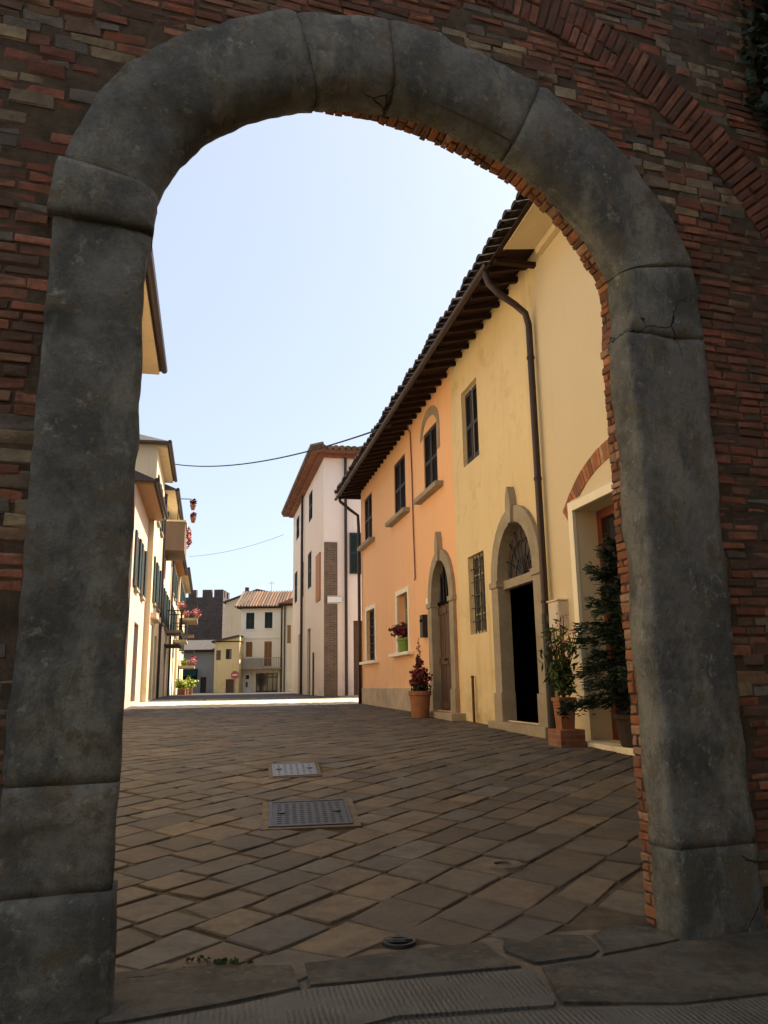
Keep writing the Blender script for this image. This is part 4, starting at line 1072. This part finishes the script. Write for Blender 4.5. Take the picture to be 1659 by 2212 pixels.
while k < W1+ov: half_tile(et, (k, ov+.06, 11.64), (k, ov-.5, 11.80), random.choice(TILE)); k += .27
k = -9-ov
while k < ov: half_tile(et, (W0-ov-.06, k, 11.64), (W0-ov+.5, k, 11.80), random.choice(TILE)); k += .27
et.build('eave_tiles', M['tile'], rfo)
ss_ = thing('street_sign', NF.w(.4, .05, 4.9), 'white street name plaque on the brick corner strip', 'sign', d=N)
MB(NF).box(.14, .76, .047, .085, 4.92, 5.24).build('plaque', M['marble'], ss_, bevel=.008)
MB(NF).box(.17, .73, .086, .089, 4.945, 4.96).box(.17, .73, .086, .089, 5.20, 5.215).build('border', M['iron'], ss_)

# ------------------------------------------------------------------ left hand row
def left_house(name, label, off, s0, s1, z1, mat, eo, ze, depth=9, ops=(), pitch=.42, soffit=None, hip=False, zb=.5):
    fr = Fr(N*off, D, N); r = thing(name, fr.w((s0+s1)/2, 0, 1.0), label, 'house', d=-D)
    house_shell(r, fr, s0, s1, zb, z1, list(ops), mat, depth)
    zr = ze+(depth/2+eo)*pitch
    b = MB(fr); b.box(s0-.02, s1+.1, -.3, eo-.04, ze-.16, ze-.06); b.build('soffit', soffit or mat, r)
    ro = MB(fr)
    sn = s0-eo if hip else s0-.1
    P = [(sn, eo, ze), (s1+.15, eo, ze), (s1+.15, -depth-eo, ze), (sn, -depth-eo, ze)]; h = depth/2+eo
    R0 = (sn+(h if hip else 0), -depth/2, zr); R1 = (s1+.15, -depth/2, zr)
    v = [ro.vert(*p) for p in P]; w_ = [ro.vert(*p) for p in P]; 
    a, c = ro.vert(*R0), ro.vert(*R1)
    ro.face((v[0], v[1], c, a)); ro.face((v[2], v[3], a, c)); ro.face((v[1], v[2], c)); ro.face((v[3], v[0], a)); 
    i = len(ro.v)
    for p in P: ro.vert(p[0], p[1], p[2]-.06)
    ro.face((i, i+1, i+2, i+3))
    for k in range(4): ro.face((v[k], v[(k+1) % 4], i+(k+1) % 4, i+k))
    rfo = ro.build('roof', M['greyroof'], r, recalc=False)
    g = MB(fr); g.tube([(sn, eo+.07, ze-.03), (s1+.15, eo+.07, ze-.03)], .08, 8); g.build('gutter', M['gutter'], rfo)
    return r, fr
M['shadeplaster'] = plaster('shaded_plaster', (.20, .14, .10), (.12, .085, .06))  # brown stands in for shade on the balcony's near face
M['greyroof'] = plain('weathered_roof', (.10, .085, .075), .85, .2, 0, .4, 3, .3)
hN, fN = left_house('ochre_house', 'ochre house beside the gate, only its deep eave showing past the left pier', -2.25, 4.2, 18.7, 9.15, M['lbeige'], .92, 9.15)
def oplist(zs, s_list, w_, h_): return [dict(s0=s-w_/2, s1=s+w_/2, z0=z, z1=z+h_, depth=.16) for z in zs for s in s_list]
oB = oplist((4.6,), (25.9, 28.3), 1.0, 1.7)+oplist((1.1,), (27.0,), 1.6, 2.5)
hB, fB = left_house('pink_house', 'pink plastered house with brown wooden eave on left side', -2.3, 24.4, 29.8, 7.75, M['lpink'], .55, 7.78, ops=oB, soffit=M['bshutter'])
oA = oplist((4.7, 7.9), (31.6, 33.9), 1.0, 1.7)+[dict(s0=31.0, s1=32.4, z0=1.1, z1=3.9, depth=.3), dict(s0=33.2, s1=34.6, z0=1.1, z1=3.6, depth=.3)]
hA, fA = left_house('beige_house', 'tall beige house with grey hipped roof above the pink house', -2.1, 29.95, 35.3, 10.62, M['lbeige'], .38, 10.65, ops=oA, hip=True, pitch=.5)
oC = oplist((4.4,), (37.5, 40.3, 42.8), 1.0, 1.7)+oplist((1.1,), (37.0, 41.5), 1.3, 2.5)+[dict(s0=37, s1=38.2, z0=7.7, z1=9.8, depth=.16)]
hC, fC = left_house('cream_row_house', 'sunlit cream house with solid balcony on left side', -2.1, 35.35, 43.9, 10.15, M['lcream'], .5, 10.2, ops=oC)
oD = oplist((4.6, 6.7), (45.5, 48.3, 51), 1.0, 1.5)+oplist((1.1,), (46, 50), 1.3, 2.5)
hD, fD = left_house('orange_eave_house', 'low cream house with orange brown eave on left side', -2.05, 43.95, 52.7, 8.75, M['lcream'], .5, 8.8, ops=oD, soffit=M['oshutter'])
oE = oplist((4.2, 7.0), (54.5, 57.5, 61, 64), 1.0, 1.5)+oplist((1.1,), (56, 61), 1.3, 2.3)
hE, fE = left_house('balcony_house', 'farthest house on left with two flowered balconies', -1.9, 52.75, 66, 9.15, M['lbeige'], .45, 9.2, ops=oE)
for r_, f_, ops_ in ((hB, fB, oB), (hA, fA, oA), (hC, fC, oC), (hD, fD, oD), (hE, fE, oE)):
    for q in ops_:
        if q['z0'] > 2:
            # shutters stand open beside the window
            MB(f_).box(q['s0'], q['s1'], -.15, -.08, q['z0'], q['z1']).build('window', M['glass'], r_)
            for a, b in ((q['s0']-.52, q['s0']-.02), (q['s1']+.02, q['s1']+.52)): MB(f_).box(a, b, .01, .06, q['z0'], q['z1']).build('shutter', M['gshutter'], r_)
            MB(f_).box(q['s0']-.1, q['s1']+.1, -.03, .10, q['z0']-.09, q['z0']-.005).build('sill', M['sand'], r_)
        else:
            MB(f_).box(q['s0'], q['s1'], -q['depth']+.02, -q['depth']+.08, q['z0'], q['z1']).build('door', M['shutter'], r_)
MB(fA).prism([(30.2, 4.05), (33.0, 4.05), (33.0, 4.25), (30.2, 4.25)], -.02, .22).build('string_course', M['lpink'], hA)
MB(fC).tube([(35.5, .07, 10.0), (35.5, .07, 1.0)], .06, 8).build('downpipe', M['gutter'], hC)
MB(fD).tube([(44.1, .07, 8.7), (44.1, .07, 1.0)], .06, 8).build('downpipe', M['gutter'], hD)
bc = MB(fC); bc.box(36.0, 39.2, -.02, .92, 7.55, 7.72); bco = bc.build('balcony', M['shadeplaster'], hC)
bp = MB(fC); bp.box(36.0, 39.2, .82, .92, 7.722, 8.85).box(36.0, 36.1, .0, .818, 7.722, 8.85).box(39.1, 39.2, .0, .818, 7.722, 8.85); bp.build('parapet', M['shadeplaster'], bco)
MB(fC).box(35.95, 39.25, -.02, .98, 8.853, 8.93).build('coping', M['lcream'], bco)
def flower_pot(fr, s, o, z, label, grp, mat, rad=.22, nl=120, pot=True):
    p = thing('flower_pot', fr.w(s, o, z), label, 'flower pot', grp)
    MB().lathe(fr.w(s, o, z), [(.08, 0), (.14, .2), (.15, .24), (.001, .22)], 10).build('pot', M['terra'], p)
    f = MB(); f.clump(fr.w(s, o, z+.36), (rad, rad, rad*.9), nl, .09, 1.3); f.build('flowers', mat, p, recalc=False)
pole = MB(fC).tube([(36.6, .55, 8.93), (36.6, .58, 10.05), (36.6, .7, 10.06), (36.6, 1.15, 10.06)], .022, 6).build('plant_pole', M['iron'])
tag(pole, 'thin pole with arm standing on the solid balcony', 'pole')
flower_pot(fC, 36.6, 1.22, 9.55, 'upper red flower pot hung from the balcony pole arm', 'flower pots at the solid balcony', M['redleaf'])
flower_pot(fC, 36.6, 1.25, 8.95, 'lower red flower pot beside the solid balcony', 'flower pots at the solid balcony', M['redleaf'], .2)
tv = MB(); tv.clump(fC.w(37.2, 1.08, 8.35), (.16, .16, .6), 170, .10, 1.6)
tag(tv.build('trailing_plant', M['pinkflower'], recalc=False), 'pinkish plant trailing over the outer side of the solid balcony', 'plant')
def rail_balcony(root, fr, s0, s1, z, dep):
    b = MB(fr).box(s0, s1, -.02, dep, z-.14, z).build('balcony', M['sand'], root)
    r = MB(fr); r.box(s0, s1, dep-.05, dep-.02, z+.95, z+1.0)
    for s in (s0+.02, s1-.02): r.box(s-.015, s+.015, 0, dep-.05, z+.95, z+1.0)
    k = s0+.05
    while k < s1: r.tube([(k, dep-.035, z), (k, dep-.035, z+.95)], .012, 4); k += .14
    k = .1
    while k < dep-.1:
        r.tube([(s0+.02, k, z), (s0+.02, k, z+.95)], .012, 4); k += .14
    r.build('railing', M['iron'], b)
rail_balcony(hE, fE, 53.5, 57.5, 6.0, 1.15); rail_balcony(hE, fE, 54.5, 58.0, 2.95, 1.05); rail_balcony(hD, fD, 48.5, 51.5, 4.3, .8)
for k, (s, o, z, l, m_) in enumerate(((53.7, 1.0, 6.35, 'pink flowers at near corner of the upper balcony', 'pinkflower'), (54.8, 1.12, 6.4, 'red flowers on upper balcony rail', 'redflower'), (53.7, .45, 6.2, 'pale flowers by the wall on upper balcony', 'pinkflower'), (56.2, 1.1, 6.4, 'green and pink flowers at far end of upper balcony', 'pinkflower'), (54.7, .9, 3.15, 'pink flowers at near corner of the lower balcony', 'pinkflower'), (55.6, 1.0, 3.3, 'dark red flowers on lower balcony', 'redflower'), (54.7, .4, 3.1, 'leafy plant by the wall on lower balcony', 'yleaf'))):
    flower_pot(fE, s, o, z-.3, l, 'flower pots on the far balconies', M[m_], .34, 150)
aw = MB(fE); aw.prism([(55.5, 5.0), (58.5, 5.0), (58.5, 5.06), (55.5, 5.06)], 0, .9); tag(aw.build('awning', M['yleafcloth'] if 'yleafcloth' in M else M['bshutter'], hE), None)
for s, o, w_, h_, l in ((47.5, .65, .55, .75, 'yellow green shrub in planter, nearest of the three on the left'), (50.0, .75, .5, .65, 'yellow green shrub in planter, middle of the three on the left'), (52.2, .95, .65, .95, 'larger yellow green shrub in red planter before the balconies')):
    p = thing('planter_shrub', fD.w(s, o, zg(*fD.w(s, o, 0).xy)), l, 'shrub', 'shrubs in planters along the left houses', d=D)
    z0 = zg(*fD.w(s, o, 0).xy); MB(fD).box(s-.5, s+.5, o-.22, o+.22, z0-.02, z0+.34).build('planter', M['terra'], p, bevel=.02)
    f = MB(); f.clump(fD.w(s, o, z0+.34+h_*.35), (w_, w_, h_*.5), 420, .10, 1.6); f.build('foliage', M['yleaf'], p, recalc=False)

# ------------------------------------------------------------------ the far end
def far_frame(y, x0): return Fr((x0, y, 0), (1, 0, 0), (0, -1, 0))
f5 = far_frame(72, 0); h5 = thing('far_house', (-11.2, 72, 1.0), 'pale two storey house with red tile roof closing the street', 'house')
o5 = [dict(s0=-12.7, s1=-11.95, z0=6.65, z1=8.12), dict(s0=-11.0, s1=-10.3, z0=6.7, z1=8.15), dict(s0=-12.66, s1=-12.08, z0=4.17, z1=5.5), dict(s0=-11.0, s1=-10.32, z0=3.3, z1=5.52), dict(s0=-11.7, s1=-9.74, z0=1.0, z1=2.72, depth=.3), dict(s0=-12.85, s1=-12.1, z0=1.0, z1=2.74)]
house_shell(h5, f5, -13.15, -9.3, .5, 8.7, o5, M['far'], 8)
for q, m_ in zip(o5[:4], ('gshutter', 'gshutter', 'bshutter', 'bshutter')): shutters(h5, f5, q['s0'], q['s1'], q['z0'], q['z1'], -.06, M[m_])
for q in o5[:2]: MB(f5).box(q['s0']-.1, q['s1']+.1, -.05, .08, q['z0']-.08, q['z0']-.01).build('sill', M['trim'], h5)
sh = MB(f5); sh.box(-11.7, -9.74, -.28, -.22, 1.0, 2.72)
sho = sh.build('shop_front', M['glass'], h5)
s2 = MB(f5)
for k in range(5): a = -11.7+1.96*k/4; s2.box(a-.03, a+.03, -.22, -.16, 1.0, 2.72)
s2.box(-11.7, -9.74, -.22, -.15, 2.3, 2.4); s2.build('frame', M['wood'], sho)
MB(f5).box(-11.85, -11.7, -.02, .04, 1.0, 2.9).box(-9.74, -9.6, -.02, .04, 1.0, 2.9).box(-11.7, -9.74, -.02, .04, 2.72, 2.9).build('shop_surround', M['trim'], h5)
fd = MB(f5).box(-12.85, -12.1, -.16, -.10, 1.0, 2.74).build('door', M['marble'], h5)
MB(f5).box(-12.62, -12.33, -.098, -.09, 2.2, 2.55).box(-12.62, -12.40, -.098, -.09, 1.5, 1.95).build('door_pane', M['glass'], fd)
MB(f5).box(-13.15, -9.3, -.01, .06, 5.78, 5.90).build('string_course', M['far'], h5)
bl = MB(f5).box(-13.35, -9.35, 0, 1.0, 3.02, 3.16).build('balcony', M['sand'], h5)
br = MB(f5); br.box(-13.35, -10.9, .95, .98, 3.17, 4.0)
k = -10.85
while k < -9.4: br.tube([(k, .96, 3.16), (k, .96, 4.02)], .02, 4); k += .16
br.tube([(-10.9, .96, 4.02), (-9.38, .96, 4.02)], .03, 5); br.build('railing', M['greypanel'] if 'greypanel' in M else M['greyp'], bl)
r5 = MB(f5); ev = [r5.vert(*p) for p in ((-13.6, .5, 8.62), (-8.9, .5, 8.62), (-8.9, -9, 8.62), (-13.6, -9, 8.62))]; rg = [r5.vert(-11.7, -3.8, 10.45), r5.vert(-8.9, -3.8, 10.45)]
r5.face((ev[0], ev[1], rg[1], rg[0])); r5.face((ev[3], ev[0], rg[0])); r5.face((ev[2], ev[3], rg[0], rg[1])); r5.face((ev[1], ev[2], rg[1]))
M['redroof'] = plain('red_tile_roof', (.33, .15, .09), .9, .1, 0, .45, 2.5, .3)
ro5 = r5.build('roof', M['redroof'], h5, recalc=False); MB(f5).box(-13.5, -9.0, -.3, .46, 8.50, 8.6).build('eave_board', M['rafter'], ro5)
et = MB(f5); k = -13.6
while k < -8.9: et.tube([(k, .55, 8.64), (k, -3.7, 10.47)], .10, 6, random.choice(TILE)); k += .26
et.build('roof_tiles', M['tile'], ro5)
MB(f5).tube([(-9.45, .10, 8.5), (-9.45, .10, 1.0)], .07, 6).build('downpipe', M['gutter'], h5)
f6 = far_frame(86, 0); h6 = thing('gable_house', (-15, 86, 1.0), 'beige house gable rising behind the pale far house', 'house')
g6 = MB(f6); g6.prism([(-17.4, .8), (-8, .8), (-8, 10.5), (-14.0, 11.75), (-17.4, 10.55)], -9, 0); g6.build('wall', M['lbeige'], h6)
g7 = MB(f6); g7.prism([(-17.7, 10.50), (-14.0, 11.82), (-14.0, 11.98), (-17.7, 10.64)], -9, .3); g7.prism([(-14.0, 11.82), (-7.8, 10.46), (-7.8, 10.60), (-14.0, 11.98)], -9, .3); g7o = g7.build('roof', M['greyroof'], h6)
MB(f6).box(-15.5, -15.1, -1.2, -.8, 11.4, 12.3).build('chimney', M['brickdark'], g7o)
f7 = far_frame(70, 0); h7 = thing('yellow_cottage', (-14, 70, 1.0), 'low yellow house joined to the left of the pale far house', 'house')
o7 = [dict(s0=-14.9, s1=-14.5, z0=3.86, z1=4.7), dict(s0=-14.06, s1=-13.56, z0=3.92, z1=4.79), dict(s0=-14.0, s1=-13.28, z0=1.0, z1=2.2)]
house_shell(h7, f7, -15.05, -12.86, .5, 5.5, o7, M['faryel'], 1.9)
for q in o7[:2]: window(h7, f7, q['s0'], q['s1'], q['z0'], q['z1'], -.15, M['shutter'], M['glass'], 1, 1)
MB(f7).box(-14.0, -13.28, -.17, -.1, 1.0, 2.2).build('door', M['wood'], h7)
r7 = MB(f7); r7.prism([(-15.3, 5.35), (-12.87, 5.85), (-12.87, 6.02), (-15.3, 5.52)], -1.9, .25); r7.build('roof', M['greyroof'], h7)
up7 = MB(f7); up7.prism([(-15.05, 5.4), (-12.86, 5.4), (-12.86, 5.84), ], -1.8, 0); up7.build('gable', M['faryel'], h7)
f8 = far_frame(95, 0); h8 = thing('brick_tower', (-22, 95, 1.0), 'dark brick tower with square battlements behind the left houses', 'tower')
t8 = MB(f8); t8.box(-27.5, -19.6, -4, 0, .5, 12.2); t8.build('shaft', M['brickdark'], h8)
for x0, x1 in ((-27.4, -26.3), (-25.5, -24.4), (-23.8, -22.85), (-22.1, -21.0), (-20.7, -19.6)): MB(f8).box(x0, x1, -.7, -.002, 12.201, 13.1).build('battlement', M['brickdark'], h8)
t9 = MB(f8)
for y0 in (-2.2, -4.0): t9.box(-20.3, -19.602, y0, y0+1.0, 12.201, 13.1)
t9.build('side_battlement', M['brickdark'], h8)
f9 = far_frame(76, 0); h9 = thing('grey_house', (-17.5, 76, 1.0), 'low grey house with dark green awning below the tower', 'house')
o9 = [dict(s0=-17.6, s1=-17.05, z0=1.0, z1=2.5)]
house_shell(h9, f9, -23, -16.35, .5, 4.9, o9, M['greyp'], 6)
MB(f9).box(-17.6, -17.05, -.16, -.1, 1.0, 2.5).build('door', M['shutter'], h9)
MB(f9).prism([(-23.3, 4.85), (-16.2, 4.85), (-16.2, 5.0), (-23.3, 5.0)], -3, .4).build('roof_edge', M['deck'], h9)
r9 = MB(f9); slab_roof(r9, f9, -23.3, -16.2, .4, 5.05, -4, 6.2, .06); r9.build('roof', M['greyroof'], h9)
a9 = MB(f9); a9.box(-21, -17.9, 0, .02, 2.3, 3.3); slab_roof(a9, f9, -21, -17.9, .9, 2.6, .02, 3.3, .04); a9.build('awning', M['awning'], h9)
f10 = far_frame(66, 0); h10 = thing('corner_house', (-6, 66, 1.0), 'narrow cream house between the pink house and the far one', 'house')
o10 = [dict(s0=-8.2, s1=-7.9, z0=5, z1=6.5)]
house_shell(h10, f10, -8.55, -1, .5, 8.1, o10, M['lcream'], 14)
MB(f10).box(-8.2, -7.9, -.15, -.08, 5, 6.5).build('shutter', M['bshutter'], h10)
MB(f10).box(-8.9, -.8, -14.2, .35, 8.101, 8.28).build('eave_board', M['deck'], h10)
r10 = MB(f10); r10.prism([(-8.9, 8.285), (-.8, 8.285), (-4.8, 9.9)], -14.2, .35); r10.build('roof', M['redroof'], h10)
MB(f10).tube([(-8.4, .09, 8.1), (-8.4, .09, 1.0)], .07, 6).build('downpipe', M['gutter'], h10)
ns = thing('road_sign', (-13.05, 69.2, zg(-13, 69)), 'round red no entry sign on a post before the yellow house', 'sign')
fs = far_frame(69.2, -13.05)
MB(fs).tube([(0, 0, 1.0), (0, 0, 2.9)], .035, 6).build('post', M['steel'], ns)
d_ = MB(fs); P = [(.34*math.cos(6.2832*k/20), 2.55+.34*math.sin(6.2832*k/20)) for k in range(20)]; d_.prism(P, .04, .06); do = d_.build('disc', M['redsign'], ns)
MB(fs).box(-.22, .22, .061, .068, 2.50, 2.60).build('bar', M['marble'], do)
# wires over the street
def wire(name, a, b, sag, label, r=.012):
    a, b = Vector(a), Vector(b); P = []
    for k in range(25):
        t = k/24; p = a.lerp(b, t); p.z -= sag*4*t*(1-t); P.append(p)
    tag(MB().tube(P, r, 5, world=True).build(name, M['cable']), label, 'wire')
wire('overhead_wire', fA.w(35.0, -.2, 11.35), FR.w(17.6, .60, 7.62), .55, 'thick dark wire crossing the sky between beige house and orange house', .022)
wire('overhead_wire', fE.w(53.0, .5, 10.0), FR.w(45.5, .62, 10.2), .25, 'faint thin wire crossing lower in the sky before the tower', .010)

# unseen houses outside the gate, added to shade its front
fo = Fr((0, -9.5, 0), (1, 0, 0), (0, 1, 0)); h11 = thing('unseen_shade_house', (0, -9.5, .42), 'unseen cream house added behind the viewer to shade and fill the gate front', 'house')
o11 = [dict(s0=-4.5, s1=-3.3, z0=1.4, z1=3.0), dict(s0=2.5, s1=3.7, z0=1.4, z1=3.0), dict(s0=-4.5, s1=-3.3, z0=4.6, z1=6.2), dict(s0=2.5, s1=3.7, z0=4.6, z1=6.2)]
house_shell(h11, fo, -9, 9, .2, 8.5, o11, M['lcream'], 7)  # pale wall, added so fill light bounces onto the gate
for q in o11: window(h11, fo, q['s0'], q['s1'], q['z0'], q['z1'], -.15, M['shutter'], M['glass'], 1, 2)
MB(fo).box(-9.4, 9.4, -7.3, .5, 8.501, 8.65).build('eave_board', M['deck'], h11)
fp = Fr((4.6, 0, 0), (0, 1, 0), (-1, 0, 0)); h12 = thing('sun_blocker_house', (4.6, -1.5, .42), 'unseen brick house added right of the gate to keep sun off its front', 'house')
o12 = [dict(s0=-4.0, s1=-3.0, z0=1.5, z1=3.0), dict(s0=-.8, s1=.2, z0=1.5, z1=3.0)]
house_shell(h12, fp, -6.4, 5.85, .2, 8.6, o12, M['brickwall'], 5)  # added out of view to block sun on gate front and foreground
for q in o12: window(h12, fp, q['s0'], q['s1'], q['z0'], q['z1'], -.15, M['shutter'], M['glass'], 1, 2)
MB(fp).box(-6.4, 5.9, -5.3, .5, 8.601, 8.75).build('eave_board', M['deck'], h12)

MB(fC).prism([(40.2, 3.55), (43.2, 3.55), (43.2, 3.62), (40.2, 3.62)], 0, .75).build('door_canopy', M['greyroof'], hC)
an = MB(f6); an.tube([(-12.6, -1, 11.4), (-12.6, -1, 12.9)], .018, 5)
for q, (zz, hw) in enumerate(((12.88, .3), (12.7, .35))): an.tube([(-12.6-hw, -1, zz), (-12.6+hw, -1, zz)], .012, 4)
an.build('aerial', M['iron'], h6)
rail_balcony(hC, fC, 41.0, 43.5, 4.35, .75)
flower_pot(fC, 42.0, .72, 5.3, 'pink flowers on the small balcony low on the sunlit cream house', 'flower pots on the far balconies', M['pinkflower'], .3, 130)
